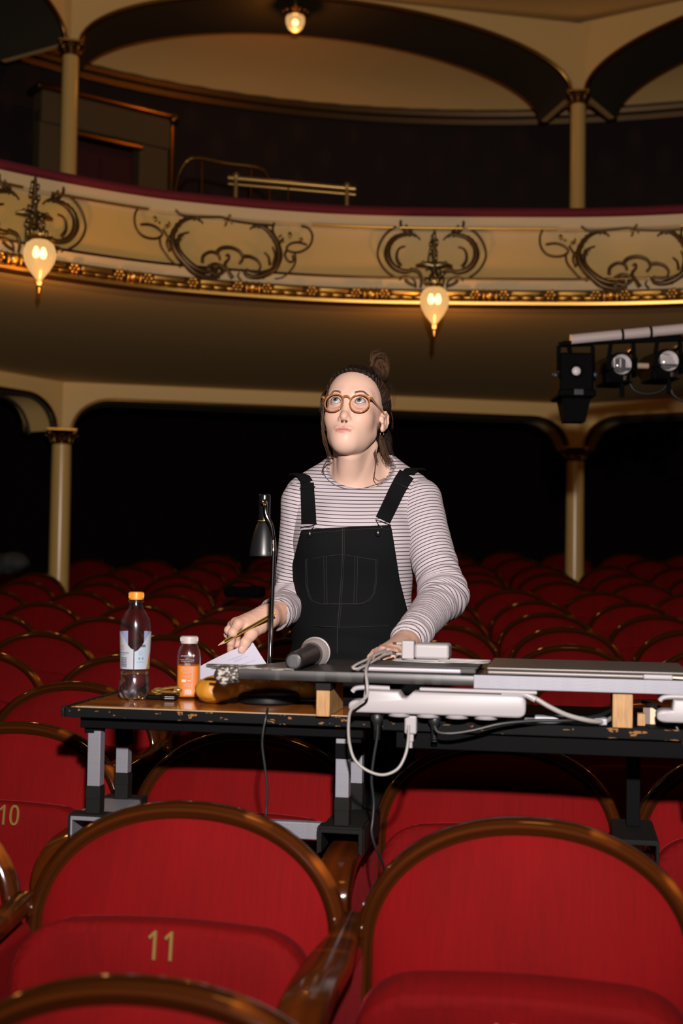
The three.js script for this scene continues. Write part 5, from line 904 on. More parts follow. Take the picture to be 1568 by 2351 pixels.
{
  const fingers = [[J(886, 1494, 2.655, 0.0115), J(868, 1498, 2.6, 0.0098), J(858, 1508, 2.575, 0.0088), J(853, 1517, 2.565, 0.0076)], [J(893, 1494, 2.64, 0.0115), J(878, 1496, 2.59, 0.01), J(868, 1506, 2.565, 0.009), J(864, 1515, 2.555, 0.0078)], [J(902, 1495, 2.63, 0.011), J(892, 1499, 2.58, 0.0094), J(884, 1508, 2.558, 0.0084), J(880, 1514, 2.55, 0.0074)], [J(912, 1496, 2.63, 0.0098), J(906, 1500, 2.59, 0.0084), J(900, 1508, 2.57, 0.0074), J(897, 1514, 2.565, 0.0066)]];
  const thumb = [J(905, 1490, 2.72, 0.014), J(880, 1494, 2.69, 0.0115), J(862, 1501, 2.66, 0.0098), J(851, 1509, 2.64, 0.008)];
  const palm = blend([...fingers.map((f) => cap(lWrist.slice(0, 3), f[0].slice(0, 3), 0.02, 0.012)), cap(J(952, 1466, 2.82).slice(0, 3), lWrist.slice(0, 3), 0.03, 0.024)], 0.016), F = fingers.map((f) => chain(f, 0.004)), T = chain(thumb, 0.005);
  const sdf = (x, y, z) => { let d = smin(palm(x, y, z), T(x, y, z), 0.012); for (let i = 0; i < 4; i++) d = smin(d, F[i](x, y, z), 0.005); return d + 0.0008 * n3(x * 160, y * 160, z * 160); };
  bodyParts.push(net(sdf, [m_(830, 1500, 2.6)[0], m_(850, 1535, 2.6)[1], 0.28], [m_(985, 1500, 2.8)[0], m_(900, 1440, 2.7)[1], 0.62], 0.002, handSk));
}
const rSh = J(693, 1154, 3.16, 0.05), rEl = J(673, 1388, 3.165, 0.047), rCu = J(628, 1412, 2.985, 0.036), lSh = J(962, 1150, 3.16, 0.056), lEl = J(1018, 1366, 3.03, 0.05), lCu = J(934, 1474, 2.79, 0.036);
{ // hidden under the clothes: upper body, arms, legs and feet, so that the figure is whole
  const s = (a) => a.slice(0, 3), foot = -YO, hip = [m_(765, 1640, 3.14), m_(855, 1640, 3.14)];
  const inner = blend([ell(...m_(814, 1260, 3.155), 0.125, 0.16, 0.088), ell(...m_(810, 1480, 3.14), 0.118, 0.2, 0.09), cap(s(rSh), s(rEl), 0.04, 0.034), cap(s(rEl), s(rCu), 0.034, 0.026), cap(s(lSh), s(lEl), 0.042, 0.036), cap(s(lEl), s(lCu), 0.036, 0.028), ...hip.map((h) => cap(h, [h[0], foot + 0.08, h[2]], 0.075, 0.035))], 0.04);
  bodyParts.push(net(inner, [-0.32, foot + 0.05, -0.2], [0.4, m_(0, 1110, 3.14)[1], 0.42], 0.012, () => SK));
}
pp('body', bodyParts, skin, 'fair skinned face, neck and hands');
pp('thumb_nail', thumbNail, mat(lin(0.5, 0.33, 0.27), 0.25));
// ---- eyes, brows, glasses, earrings
for (const f of [-1, 1]) {
  const gaze = new V3(-0.1, 0.3, 1).normalize(), q = new THREE.Quaternion().setFromUnitVectors(new V3(0, 0, 1), gaze);
  const C = new V3(f * EX, 0, EZ), put = (g) => g.applyQuaternion(q).translate(C.x, C.y, C.z).applyMatrix4(headM);
  const e = pp('eye', put(new THREE.SphereGeometry(ER, 36, 24)), mat(lin(0.4, 0.38, 0.37), 0.12, { clearcoat: 1, clearcoatRoughness: 0.03 }), 'wide open eye');
  const iris = new THREE.SphereGeometry(ER + 0.00025, 32, 10, 0, 6.2832, 0, 0.49).rotateX(Math.PI / 2), pupil = new THREE.SphereGeometry(ER + 0.0005, 24, 6, 0, 6.2832, 0, 0.22).rotateX(Math.PI / 2);
  pp('iris', put(iris), mat(lin(0.055, 0.075, 0.085), 0.15, { clearcoat: 1, clearcoatRoughness: 0.03 }), 'grey blue iris', e); pp('pupil', put(pupil), mat(lin(0.003, 0.003, 0.003), 0.1, { clearcoat: 1 }), null, e);
  for (const [s, k0] of [[1, 0.66], [-1, 0.5]]) pp('eyelashes', taper([...Array(13)].map((_, i) => { const a = lerp(-0.97, 0.97, i / 12), q2 = Math.pow(Math.max(0, 1 - a * a), 0.55), e = s * k0 * q2 - 0.015, ex = a * 0.0138, r = Math.sqrt(Math.max(1e-6, 0.0141 ** 2 - ex * ex)); return fromHead([f * EX + ex, r * Math.sin(e) + ex * f * 0.09, EZ + r * Math.cos(e)]); }), () => (s > 0 ? 0.00075 : 0.0004), 40, 6), mat(s > 0 ? lin(0.02, 0.012, 0.009) : lin(0.16, 0.08, 0.06), 0.6));
  const hairs = []; for (let k = 0; k < 120; k++) { const t = rnd(), x = lerp(0.0165, 0.044, t), y = 0.0165 + 0.006 * Math.sin(t * 2.3) - 0.004 * sstep(0.6, 1, t) + rr(-0.0022, 0.0022) * (1 - 0.55 * t); let z = 0.03; for (let i = 0; i < 30; i++) { const d = headSdf(f * x, y, z); if (d < 0.0003) break; z -= Math.max(d * 0.8, 0.0002); } const L = rr(0.004, 0.0065), up = lerp(0.7, 0.1, t); hairs.push(taper([[f * x, y, z], [f * (x + L * 0.5), y + L * up * 0.4, z + 0.0006 - t * 0.001], [f * (x + L), y + L * up * 0.5, z - 0.0008 - t * 0.0022]].map(fromHead), (s) => 0.00045 * (1 - 0.6 * s), 5, 4)); }
  pp('eyebrow', hairs, mat(lin(0.13, 0.07, 0.045), 0.7), 'brown eyebrow');
}
{
  const acetate = mat(lin(0.42, 0.16, 0.045), 0.16, { clearcoat: 1, clearcoatRoughness: 0.05, transmission: 0.35, thickness: 0 });
  const rimPts = (f, R = 1) => [...Array(20)].map((_, i) => { const a = i / 20 * 6.2832, c = Math.cos(a), s = Math.sin(a); const x = 0.0228 * R * Math.sign(c) * Math.pow(Math.abs(c), 0.92), y = 0.0222 * R * (s > 0 ? Math.pow(s, 0.82) * 0.94 : s); return [f * 0.0315 + 0.0022 + x, -0.0105 + y, 0.0315 - Math.abs(f * 0.0315 + x) * 0.13 + y * -0.1]; });
  const fr = [];
  for (const f of [1, -1]) { const c = rimPts(f).map(fromHead); fr.push(tube(c, 0.00175, 90, 9, true)); }
  fr.push(taper([[-0.0095, -0.001, 0.0308], [-0.004, 0.0035, 0.0325], [0.004, 0.0035, 0.0325], [0.0095, -0.001, 0.0308]].map(fromHead), () => 0.0022, 16, 8));
  for (const f of [1, -1]) { fr.push(taper([[f * 0.0545, 0.001, 0.0255], [f * 0.0595, 0.0035, 0.0245], [f * 0.0615, 0.0035, 0.021]].map(fromHead), () => 0.0032, 10, 8)); fr.push(taper([[f * 0.009, -0.012, 0.029], [f * 0.0105, -0.017, 0.024]].map(fromHead), () => 0.0018, 6, 6)); }
  const gl = pp('glasses', fr, acetate, 'round amber acetate spectacles');
  for (const f of [1, -1]) {
    pp('temple', taper([[f * 0.0615, 0.0035, 0.021], [f * 0.0665, 0.0035, -0.02], [f * 0.0725, 0.003, -0.062], [f * 0.0735, -0.004, -0.08], [f * 0.0715, -0.022, -0.096]].map(fromHead), (t) => lerp(0.0024, 0.0016, t), 30, 8, 0.6), acetate, null, gl);
    pp('hinge_pin', [0, 1].map((k) => ball(0.0011, ...fromHead([f * 0.0585, 0.0045 - k * 0.003, 0.0285]))), M.steel, null, gl);
    const rp = rimPts(f, 0.97), lens = sheet(24, 5, (i, j) => { const a = i * 20 % 20, k = Math.floor(a), t = a - k, p = rp[k], q = rp[(k + 1) % 20], cx = f * 0.0315 + 0.0022, x = lerp(cx, lerp(p[0], q[0], t), j), y = lerp(-0.0105, lerp(p[1], q[1], t), j); return fromHead([x, y, 0.0318 - Math.abs(x) * 0.13 - (y + 0.0105) * 0.1 + 0.0008 * (1 - j * j)]); });
    pp('lens', lens, mat(lin(0.98, 0.98, 0.98), 0.01, { transmission: 1, thickness: 0, ior: 1.35 }), 'clear lens', gl);
  }
  pp('earring', new THREE.TorusGeometry(0.0048, 0.0005, 8, 24).rotateY(0.5).translate(...fromHead([0.0715, -0.0425, -0.074])), M.steel, 'thin silver hoop earring');
  pp('ear_stud', ball(0.001, ...fromHead([0.0765, -0.029, -0.084])), M.steel);
}
// ---- hair: combed back into a bun, strands hanging at the nape
{
  const H = [[0.2, 0.06], [0.082, 0.03], [0.076, 0.004], [0.066, -0.016], [0.045, -0.036], [0.026, -0.05], [0.017, -0.06], [0.013, -0.098], [-0.04, -0.103], [-0.07, -0.1], [-0.2, -0.1]];
  const hl = (x, y) => { for (let i = 1; i < H.length; i++) if (y > H[i][0]) return lerp(H[i][1], H[i - 1][1], (y - H[i][0]) / (H[i - 1][0] - H[i][0])); return -0.1; };
  const cap1 = (x, y, z) => headSkull(x, y, z) - (0.0085 + 0.008 * sstep(-0.03, -0.09, z) * sstep(0.1, 0.05, y) * sstep(-0.005, 0.03, y)) * sstep(-0.004, 0.02, hl(x, y) - z) - 0.0005, bun = ell(0.043, 0.134, -0.106, 0.022, 0.026, 0.022), knot = ell(0.03, 0.108, -0.1, 0.03, 0.024, 0.03), nape = ell(0.02, -0.05, -0.13, 0.034, 0.045, 0.026), tailB = ell(...m_(882, 1020, 3.2), 0.02, 0.042, 0.024), tail = (x, y, z) => 1;
  const BUN = [0.042, 0.13, -0.104];
  const sdf = (X, Yy, Z) => {
    const [x, y, z] = toHead(X, Yy, Z); let d = smax(cap1(x, y, z), z - hl(x, y) - 0.004 * n3(x * 120, y * 120, z * 120), 0.004);
    d = smin(d, smin(bun(x, y, z), knot(x, y, z), 0.02), 0.012); d = smin(d, smin(nape(x, y, z), tailB(X, Yy, Z), 0.02), 0.016);
    const ax = x - BUN[0], ay = y - BUN[1], az = z - BUN[2], th = Math.atan2(ax, Math.hypot(az, 0.02) * Math.sign(az || 1)) * 1, r = Math.hypot(ax, ay, az);
    return (d + 0.0011 * Math.sin(th * 70 + 8 * n3(x * 20, y * 20, z * 20)) * sstep(0, 0.05, r) + 0.0016 * n3(x * 130, y * 60, z * 130)) * HS;
  };
  const lo = headBox[0], g = net(sdf, [lo[0] - 0.02, m_(800, 1085, 3.15)[1], -0.17], [headBox[1][0] + 0.04, headBox[1][1] + 0.01, 0.13], 0.0026, (x, y, z) => { const q = toHead(x, y, z), t = 1 + 0.6 * n3(x * 150, y * 40, z * 150), bunW = sstep(0.04, 0.02, Math.hypot(q[0] - BUN[0], q[1] - BUN[1], q[2] - BUN[2])); return [lerp(0.009, 0.06, bunW) * t, lerp(0.005, 0.03, bunW) * t, lerp(0.0035, 0.014, bunW) * t]; });
  const hairMat = mat(0xffffff, 0.55, { vertexColors: true, specularIntensity: 0.35 }), strands = [];
  const colored = (g2, c) => { const n = g2.attributes.position.count, a = new Float32Array(n * 3); for (let i = 0; i < n; i++) a.set(c, i * 3); g2.setAttribute('color', new THREE.BufferAttribute(a, 3)); return g2; };
  const dark = () => { const t = rr(0.7, 1.5); return [0.013 * t, 0.007 * t, 0.0045 * t]; }, light = () => { const t = rr(0.6, 1.4); return [0.06 * t, 0.029 * t, 0.014 * t]; };
  // combed strands from the hairline over the skull to the knot
  const onCap = (x, y, z, lift) => { let k = 1; const c = [0, 0.028, -0.079]; for (let i = 0; i < 6; i++) { const d = cap1(c[0] + (x - c[0]) * k, c[1] + (y - c[1]) * k, c[2] + (z - c[2]) * k); k *= 1 - d / Math.hypot((x - c[0]) * k, (y - c[1]) * k, (z - c[2]) * k); } const r = Math.hypot(x - c[0], y - c[1], z - c[2]) * k; k *= 1 + lift / r; return [c[0] + (x - c[0]) * k, c[1] + (y - c[1]) * k, c[2] + (z - c[2]) * k]; };
  for (let i = 0; i < 330; i++) {
    const a = rr(-1, 1), f = Math.sign(a) || 1, t = Math.abs(a), y0 = lerp(0.079, 0.02, Math.pow(t, 0.8)), x0 = f * lerp(0, 0.07, Math.pow(Math.sin(t * 1.5708), 0.8)), z0 = hl(0, y0) + rr(-0.012, 0.003), pts = [], lift = rr(0.0004, 0.0022), w = rr(-0.008, 0.008);
    for (let s = 0; s <= 6; s++) { const q = s / 6; pts.push(fromHead(onCap(lerp(x0, BUN[0] - 0.008, q) + w * Math.sin(q * 3.14), lerp(y0, BUN[1] - 0.012, q), lerp(z0, BUN[2], q), lift * (s ? 1 : -0.2)))); }
    strands.push(colored(taper(pts, (q) => 0.0007 * (0.5 + Math.sin(q * 3.1) * 0.6), 14, 4), t > 0.3 && rnd() < 0.3 ? light() : dark()));
  }
  const wisp = (pts, n, spread, col, r = 0.0005) => { for (let i = 0; i < n; i++) { const ph = rr(0, 6.28), q = pts.map(([x, y, d], k) => { const s = spread * (0.25 + k / pts.length), b = m_(x, y, d); return [b[0] + s * (rnd() - 0.5) + 0.001 * Math.sin(ph + k), b[1] + s * (rnd() - 0.5), b[2] + s * (rnd() - 0.5)]; }); strands.push(colored(taper(q, (t) => r * (1 - 0.6 * t), 16, 4), col())); } };
  wisp([[752, 905, 3.08], [742, 940, 3.07], [741, 980, 3.07], [747, 1015, 3.08], [757, 1050, 3.1]], 34, 0.011, light); wisp([[750, 890, 3.08], [740, 915, 3.06], [737, 945, 3.06]], 16, 0.01, dark);
  wisp([[764, 1050, 3.1], [748, 1062, 3.1], [741, 1078, 3.1], [744, 1086, 3.1]], 9, 0.006, light);
  wisp([[872, 985, 3.14], [878, 1020, 3.15], [885, 1050, 3.15], [897, 1066, 3.15]], 60, 0.026, light); wisp([[878, 980, 3.16], [890, 1010, 3.17], [897, 1045, 3.17], [905, 1065, 3.17]], 40, 0.022, dark); wisp([[862, 1010, 3.12], [860, 1040, 3.11], [866, 1060, 3.1]], 24, 0.01, light);
  wisp([[864, 1045, 3.1], [862, 1075, 3.085], [858, 1095, 3.08], [868, 1104, 3.08], [884, 1098, 3.085]], 5, 0.005, light, 0.0006);
  wisp([[852, 840, 3.16], [860, 818, 3.16], [880, 816, 3.16], [886, 835, 3.17]], 40, 0.018, light); wisp([[862, 845, 3.16], [872, 828, 3.15], [878, 840, 3.15], [880, 858, 3.16]], 50, 0.016, light); wisp([[850, 830, 3.16], [856, 812, 3.16], [868, 803, 3.16]], 7, 0.016, light, 0.0003);
  wisp([[895, 880, 3.17], [903, 905, 3.17], [905, 935, 3.18]], 5, 0.014, dark, 0.00025); wisp([[893, 935, 3.17], [900, 960, 3.17], [903, 985, 3.17]], 5, 0.012, light, 0.00025);
  wisp([[866, 880, 3.12], [868, 905, 3.11], [868, 930, 3.11], [866, 948, 3.11]], 40, 0.009, () => (rnd() < 0.5 ? light() : dark()));
  pp('hair', [g, ...strands], hairMat, 'dark brown hair combed back into a bun, loose strands');
}
// ---- sweater
const torso = (() => {
  const s = (a) => a.slice(0, 3);
  return blend([ell(...m_(814, 1245, 3.155), 0.143, 0.165, 0.105), ell(...m_(760, 1245, 3.09), 0.062, 0.06, 0.052), ell(...m_(862, 1245, 3.09), 0.062, 0.06, 0.052), ell(...m_(812, 1420, 3.14), 0.135, 0.18, 0.1), cap(m_(825, 1075, 3.2), m_(705, 1142, 3.18), 0.052, 0.05), cap(m_(835, 1072, 3.2), m_(940, 1135, 3.18), 0.052, 0.05), ell(...m_(808, 1620, 3.13), 0.16, 0.15, 0.115)], 0.06);
})();
const neckHole = ell(...m_(828, 1058, 3.11), 0.088, 0.0665, 0.11);
const STR = 0.0088;
const stripes = dataTex(4, 256, (u, v) => { const s = sstep(0.37, 0.43, v) * (1 - sstep(0.6, 0.66, v)); return [lerp(178, 58, s), lerp(169, 50, s), lerp(174, 60, s)]; });
const knit = mat(0xffffff, 0.85, { map: stripes, sheen: 0.15, sheenColor: lin(0.5, 0.5, 0.5), bumpMap: weave, bumpScale: 0.0004 });
const sweaterTorso = (x, y, z) => {
  let d = torso(x, y, z) - 0.006 + 0.004 * n3(x * 14 + 3, y * 9, z * 14) + 0.0025 * Math.sin((x * 0.6 - y) * 70 + 5 * n3(x * 12, y * 12, z * 12)) * sstep(0.03, 0.1, x) * sstep(0.02, -0.1, y + 0.05);
  return smax(d, -neckHole(x, y, z), 0.006);
};
const sleeve = (S, E, C, sgn) => {
  const a = S.slice(0, 3), e = E.slice(0, 3), c = C.slice(0, 3), up = cap(a, e, S[3], E[3]), lo = cap(e, c, E[3], C[3]), L1 = Math.hypot(...a.map((v, i) => e[i] - v)), L2 = Math.hypot(...e.map((v, i) => c[i] - v));
  const al = (p, q, L, x, y, z) => ((x - p[0]) * (q[0] - p[0]) + (y - p[1]) * (q[1] - p[1]) + (z - p[2]) * (q[2] - p[2])) / L;
  const sdf = (x, y, z) => {
    const t1 = al(a, e, L1, x, y, z), t2 = al(e, c, L2, x, y, z); let d = smin(up(x, y, z), lo(x, y, z), 0.03);
    const we = Math.exp(-((Math.hypot(x - e[0], y - e[1], z - e[2]) / 0.09) ** 2)), wc = sstep(L2 - 0.11, L2 - 0.01, t2);
    d += 0.0035 * Math.sin((t1 * 0.5 + t2) * 150 + x * 60 + 4 * n3(x * 18, y * 18, z * 18)) * we + 0.0028 * Math.sin(t2 * 210 + 5 * n3(x * 22, y * 22, z * 22)) * wc * (1 - we) + 0.004 * n3(x * 16, y * 12, z * 16) + 0.003 * n3(x * 34, y * 20, z * 34);
    const cut = t2 - L2 - 0.004, inner = smin(up(x, y, z), lo(x, y, z), 0.03) + 0.0075;
    return Math.max(d, cut, t2 > L2 - 0.05 ? -inner : -1);
  };
  const uvf = (x, y, z) => {
    const t1 = al(a, e, L1, x, y, z), t2 = al(e, c, L2, x, y, z), w = sstep(-0.014, 0.014, up(x, y, z) - lo(x, y, z));
    const sag = 0.1 * (x - e[0]) * sgn; return [x * 8, (lerp(t1 + sag, L1 + t2, w) + 0.5 * 0.003 * n3(x * 20, y * 20, z * 20)) / STR];
  };
  return { sdf, uvf };
};
const slR = sleeve(rSh, rEl, rCu, -1), slL = sleeve(lSh, lEl, lCu, 1);
const inBox = (pts, pad) => [0, 1, 2].map((i) => [Math.min(...pts.map((p) => p[i])) - pad, Math.max(...pts.map((p) => p[i])) + pad]);
const slNet = (s, pts) => { const b = inBox(pts, 0.075); return net(s.sdf, b.map((q) => q[0]), b.map((q) => q[1]), 0.0034, null, s.uvf); };
const swUv = (x, y, z) => [x * 8, (-y + 0.02 * Math.pow(Math.abs(x - 0.03) * 6, 2) * 0.5 + 0.004 * n3(x * 9, y * 9, z * 9)) / STR];
pp('sweater', [net(sweaterTorso, [-0.22, m_(0, 1480, 3.14)[1], -0.15], [0.24, m_(0, 1030, 3.14)[1], 0.16], 0.0042, null, swUv), slNet(slR, [rSh, rEl, rCu]), slNet(slL, [lSh, lEl, lCu])], knit, 'white sweater with thin dark stripes');
// ---- dungarees: a bib in front, whole below the waist
const tableAt = (T, y) => { for (let i = 1; i < T.length; i++) if (y > T[i][0]) return lerp(T[i][1], T[i - 1][1], clamp((y - T[i][0]) / (T[i - 1][0] - T[i][0]), 0, 1)); return T[T.length - 1][1]; };
const bibL = [[1190, 697], [1215, 692], [1260, 680], [1300, 668], [1350, 655], [1400, 645], [1440, 600], [1500, 560]].map(([y, x]) => { const q = m_(x, y, 3.08); return [q[1], q[0]]; });
const bibR = [[1190, 893], [1205, 896], [1260, 905], [1330, 917], [1390, 933], [1430, 944], [1450, 1000], [1500, 1060]].map(([y, x]) => { const q = m_(x, y, 3.08); return [q[1], q[0]]; });
const bibTop = (x) => lerp(m_(692, 1216, 3.06)[1], m_(896, 1206, 3.06)[1], clamp((x - m_(692, 1216, 3.06)[0]) / 0.2, 0, 1)), waist = m_(800, 1445, 3.05)[1];
const legs = [m_(762, 1640, 3.14), m_(858, 1640, 3.14)].map((h) => cap(h, [h[0], -YO + 0.02, h[2]], 0.092, 0.062));
const dungSdf = (x, y, z) => {
  const w = 0.0035 * n3(x * 13, y * 16, z * 13) + 0.0032 * Math.sin(y * 95 + 6 * n3(x * 7, y * 9, z * 7)) * sstep(waist + 0.06, waist - 0.06, y) * 0.8;
  let d = torso(x, y, z) - 0.0145 - 0.006 * sstep(waist + 0.1, waist - 0.1, y) + w; d = smin(d, Math.min(legs[0](x, y, z), legs[1](x, y, z)), 0.05);
  const region = Math.max(tableAt(bibL, y) - x, x - tableAt(bibR, y), y - bibTop(x), y > waist - 0.02 ? -(z + 0.06) : -1);
  return smax(d, region, 0.004);
};
const denim = mat(lin(0.0032, 0.0036, 0.0040), 0.85, { bumpMap: weave, bumpScale: 0.0005, specularIntensity: 0.2 });
const dung = pp('dungarees', net(dungSdf, [-0.24, -YO, -0.2], [0.26, m_(0, 1190, 3.1)[1], 0.2], 0.0055, null, (x, y) => [x * 2, y * 2]), denim, 'black denim dungarees');
// march from the lens to a surface: where a point of the picture lies on her clothes
const hit = (sdf, px, py, off = 0) => { const e = at(px, py, 2.7), a = loc(e), dir = loc(e.clone().addScaledVector(ray(px, py), 0.5)).map((v, i) => (v - a[i]) / 0.5); let t = 0; for (let i = 0; i < 90; i++) { const d = sdf(a[0] + dir[0] * t, a[1] + dir[1] * t, a[2] + dir[2] * t); if (d < 0.0004) break; t += Math.max(d * 0.7, 0.0004); if (t > 0.7) break; } t -= off; return [a[0] + dir[0] * t, a[1] + dir[1] * t, a[2] + dir[2] * t]; };
const front = (x, y, z) => Math.min(dungSdf(x, y, z), sweaterTorso(x, y, z));
{
  const seam = mat(lin(0.0058, 0.0062, 0.0066), 0.8), st = (l, r = 0.0006) => tube(l.map(([x, y]) => hit(dungSdf, x, y, 0.0034)), r * 1.1, l.length * 8, 5);
  const pocket = [[701, 1285], [702, 1320], [704, 1350], [712, 1375], [730, 1386], [760, 1387], [800, 1387], [835, 1385], [856, 1370], [863, 1345], [865, 1310], [866, 1285]];
  const pk = sheet(16, 14, (i, j) => { const y = lerp(1280, 1386, j), lx = y < 1350 ? 701 + (y - 1285) * 0.05 : lerp(704, 735, ((y - 1350) / 36) ** 2.2), rx = y < 1345 ? 866 : lerp(864, 832, ((y - 1345) / 41) ** 2.2); const x = lerp(lx, rx, i), q = hit(dungSdf, x, y + (j < 0.02 ? -Math.abs(i - 0.5) * -6 : 0), 0.0026); return [...q, q[0] * 2, q[1] * 2]; });
  pp('pocket', pk, denim, 'wide bib pocket', dung);
  pp('stitching', [st(pocket), st(pocket.map(([x, y]) => [783 + (x - 783) * 0.965, y - 1.5])), st([[701, 1286], [743, 1278], [786, 1274], [815, 1278], [866, 1286]]), st([[743, 1278], [744, 1320], [745, 1387]]), st([[749, 1278], [750, 1320], [751, 1387]]), st([[815, 1278], [814, 1330], [812, 1387]]), st([[821, 1278], [820, 1330], [818, 1387]]), st([[786, 1212], [786, 1274], [783, 1330], [779, 1390], [775, 1440], [774, 1500]], 0.0009), st([[790, 1212], [790, 1274], [787, 1330], [783, 1390], [779, 1440]]), st([[696, 1224], [740, 1222], [790, 1218], [850, 1214], [895, 1215]]), st([[896, 1212], [908, 1262], [921, 1330], [938, 1395]]), st([[657, 1432], [720, 1437], [790, 1440], [860, 1438], [938, 1432]])], seam, 'dark grey seams', dung);
  // straps over the shoulders
  const strap = (L, w0, w1) => { const g = sheet(L.length * 6, 4, (i, j) => { const q = i * (L.length - 1), k = Math.min(L.length - 2, Math.floor(q)), t = q - k, a = L[k], b = L[k + 1], x = lerp(a[0], b[0], t), y = lerp(a[1], b[1], t), dx = b[0] - a[0], dy = b[1] - a[1], l = Math.hypot(dx, dy), w = lerp(w0, w1, i) * (j - 0.5); const p = hit(front, x + w * -dy / l, y + w * dx / l, 0.0032); return [...p, p[0] * 3, p[1] * 3]; }); const u = g.clone(), q = u.attributes.position; for (let i = 0; i < q.count; i++) q.setZ(i, q.getZ(i) - 0.003); return merge([g, u]); };
  const over = (px, py, w, f) => { const a = hit(front, px, py, 0.002); const st_ = []; for (let i = 0; i <= 12; i++) { const t = i / 12, z = lerp(a[2], -0.03, t); let y = a[1] + 0.08; for (let k = 0; k < 60; k++) { const d = sweaterTorso(a[0] - f * t * 0.03, y, z); if (d < 0.002) break; y -= Math.max(0.0006, d * 0.7); if (y < a[1] - 0.05) break; } st_.push({ p: new V3(a[0] - f * t * 0.03, y + 0.002, z), side: new V3(1, 0, 0), up: new V3(0, 1, 0) }); } return sweep(st_, [[-w / 2, 0], [w / 2, 0], [w / 2, 0.003], [-w / 2, 0.003]], true, false); };
  const sL = pp('strap', [strap([[709, 1203], [708, 1170], [706, 1135], [705, 1108]], 35, 31), over(706, 1109, 0.034, 1)], denim, 'black shoulder strap'), sR = pp('strap', [strap([[879, 1194], [893, 1165], [908, 1133], [922, 1106], [934, 1088]], 36, 38), over(932, 1091, 0.04, -1)], denim, 'black shoulder strap');
  const wire = (l, r = 0.0011) => tube(l.map(([x, y, o = 0.0045]) => hit(front, x, y, o)), r, l.length * 8, 6);
  pp('buckle', [wire([[690, 1212], [700, 1209], [716, 1207], [727, 1202]], 0.0013), wire([[722, 1203], [718, 1212], [712, 1220], [711, 1228]]), ball(0.0062, ...hit(front, 711, 1226, 0.006), 1, 1.3, 0.5), wire([[688, 1122], [704, 1121], [723, 1117]], 0.0016)], mat(lin(0.02, 0.02, 0.02), 0.25, { metalness: 0.7 }), 'black wire buckle', sL);
  pp('buckle', [wire([[862, 1192], [875, 1197], [890, 1203], [897, 1206]], 0.0013), wire([[863, 1193], [867, 1201], [870, 1206], [880, 1212], [884, 1206]]), ball(0.0062, ...hit(front, 868, 1224, 0.006), 1, 1.3, 0.5), wire([[902, 1106], [918, 1112], [938, 1122]], 0.0016)], mat(lin(0.02, 0.02, 0.02), 0.25, { metalness: 0.7 }), 'black wire buckle', sR);
  pp('button', lathe([[0, 0.002], [0.006, 0.0018], [0.007, 0.0008], [0.007, 0]], 20).rotateX(1.2).rotateY(0.9).translate(...hit(front, 933, 1446, 0.004)), mat(lin(0.35, 0.33, 0.33), 0.3, { metalness: 0.8 }), 'metal side button', dung);
  pp('neckband', taper([[741, 1082], [748, 1094], [760, 1106], [776, 1115], [797, 1121], [822, 1121.5], [848, 1116], [872, 1107], [890, 1094], [902, 1080], [909, 1068]].map(([x, y]) => hit((a, b, c) => Math.min(sweaterTorso(a, b, c), bodySdf(a, b, c)), x, y + 1.5, 0.0008)), () => 0.0013, 60, 6), mat(lin(0.1, 0.085, 0.1), 0.8), 'dark thin neckline edge');
}
for (const f of [-1, 1]) { const x = (f < 0 ? m_(762, 1640, 3.14) : m_(858, 1640, 3.14))[0]; pp('shoe', blendNet([ell(x, -YO + 0.045, 0.06, 0.045, 0.045, 0.12), ell(x, -YO + 0.05, -0.03, 0.04, 0.05, 0.06)], [x - 0.07, -YO - 0.02, -0.14], [x + 0.07, -YO + 0.12, 0.22]), M.black); }
function blendNet(l, lo, hi_) { const f = blend(l, 0.03); return net((x, y, z) => Math.max(f(x, y, z), -(y - lo[1] - 0.021)), lo, hi_, 0.008); }
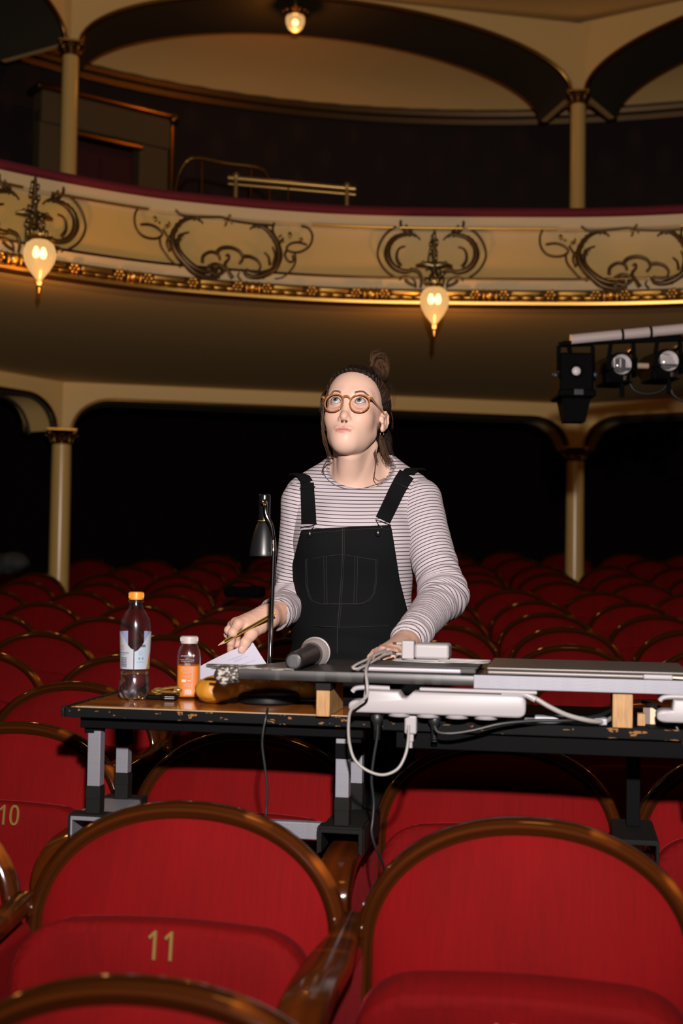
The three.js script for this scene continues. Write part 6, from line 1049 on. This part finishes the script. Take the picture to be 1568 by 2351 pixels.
// ---- what she holds
{
  const A = m_(580, 1474, 2.872), B = m_(643, 1567, 2.775), C = m_(505, 1592, 2.72), D = m_(440, 1540, 2.815);
  const cnv = canvasTex(512, 512, (c, w, h) => { c.fillStyle = '#b4b4c4'; c.fillRect(0, 0, w, h); c.fillStyle = '#6a6a78'; c.font = '15px sans-serif'; for (let i = 0; i < 9; i++) { const y = 90 + i * 34; if (i % 3 !== 2) { c.fillRect(260 + (i * 37) % 60, y, 150 - (i * 29) % 70, 2.5); c.fillRect(290, y + 12, 90 - (i * 17) % 40, 2); } } c.fillRect(210, 330, 150, 2.5); c.fillRect(230, 420, 120, 2); });
  const S = (i, j) => { const b = 0.006 * Math.sin(i * 3.14) * (1 - j * 0.5) - 0.004 * Math.sin(j * 3.14); return [0, 1, 2].map((k) => lerp(lerp(D[k], A[k], i), lerp(C[k], B[k], i), j) + (k === 2 ? -b : k === 1 ? b * 0.5 : 0)); };
  const g1 = sheet(20, 20, (i, j) => [...S(i, j), i, 1 - j]), g2 = sheet(20, 20, (i, j) => { const p = S(i, j); return [p[0], p[1] - 0.0003, p[2] - 0.0005, i, 1 - j]; });
  const o = thing('paper_sheet', 'white paper sheet with faint printed lines, held in her hand over the pouch', 'paper', [WO.x, WFLOOR, WO.z]); o.rotation.y = YAW;
  pp('sheet', [g1, g2], mat(0xffffff, 0.7, { map: cnv }), null, o);
  const tip = m_(497, 1484, 2.838), end = m_(632, 1407, 2.868), P = thing('pencil', 'yellow and black striped pencil held between her fingers', 'pencil', [WO.x, WFLOOR, WO.z]); P.rotation.y = YAW;
  const T = new V3(...tip), E2 = new V3(...end), dr = E2.clone().sub(T), L = dr.length(), q = new THREE.Quaternion().setFromUnitVectors(up0, dr.clone().normalize()), put = (g) => g.applyQuaternion(q).translate(...tip);
  const six = (k0) => merge([0, 1, 2].map((k) => { const a = (k * 2 + k0) * Math.PI / 3, b = a + Math.PI / 3, r = 0.0038; const g = sheet(1, 1, (i, j) => { const w = i ? b : a; return [r * Math.cos(w), lerp(0.0195, L - 0.006, j), r * Math.sin(w)]; }); return g; }));
  pp('yellow_faces', put(six(0)), mat(lin(0.4, 0.22, 0.015), 0.6, { specularIntensity: 0.2, side: THREE.DoubleSide }), 'yellow lacquered faces', P); pp('black_faces', put(six(1)), mat(lin(0.006, 0.006, 0.006), 0.6, { specularIntensity: 0.2, side: THREE.DoubleSide }), 'black lacquered faces', P);
  pp('sharpened_wood', put(lathe([[0.0008, 0.004], [0.0036, 0.0195], [0.0036, 0.02], [0, 0.02]], 12)), mat(lin(0.4, 0.25, 0.15), 0.6), 'pale sharpened cone', P); pp('lead', put(lathe([[0, 0], [0.0009, 0.0045], [0, 0.005]], 8)), M.black, null, P);
  pp('end_dip', put(lathe([[0, L - 0.006], [0.0038, L - 0.006], [0.0038, L - 0.001], [0.003, L], [0, L]], 12)), mat(lin(0.5, 0.2, 0.02), 0.3), 'orange dipped end', P);
}
scene.traverse((o) => { if (o.isMesh) { o.castShadow = true; o.receiveShadow = true; } if (o.isLight) o.castShadow = true; });
renderer.render(scene, camera);
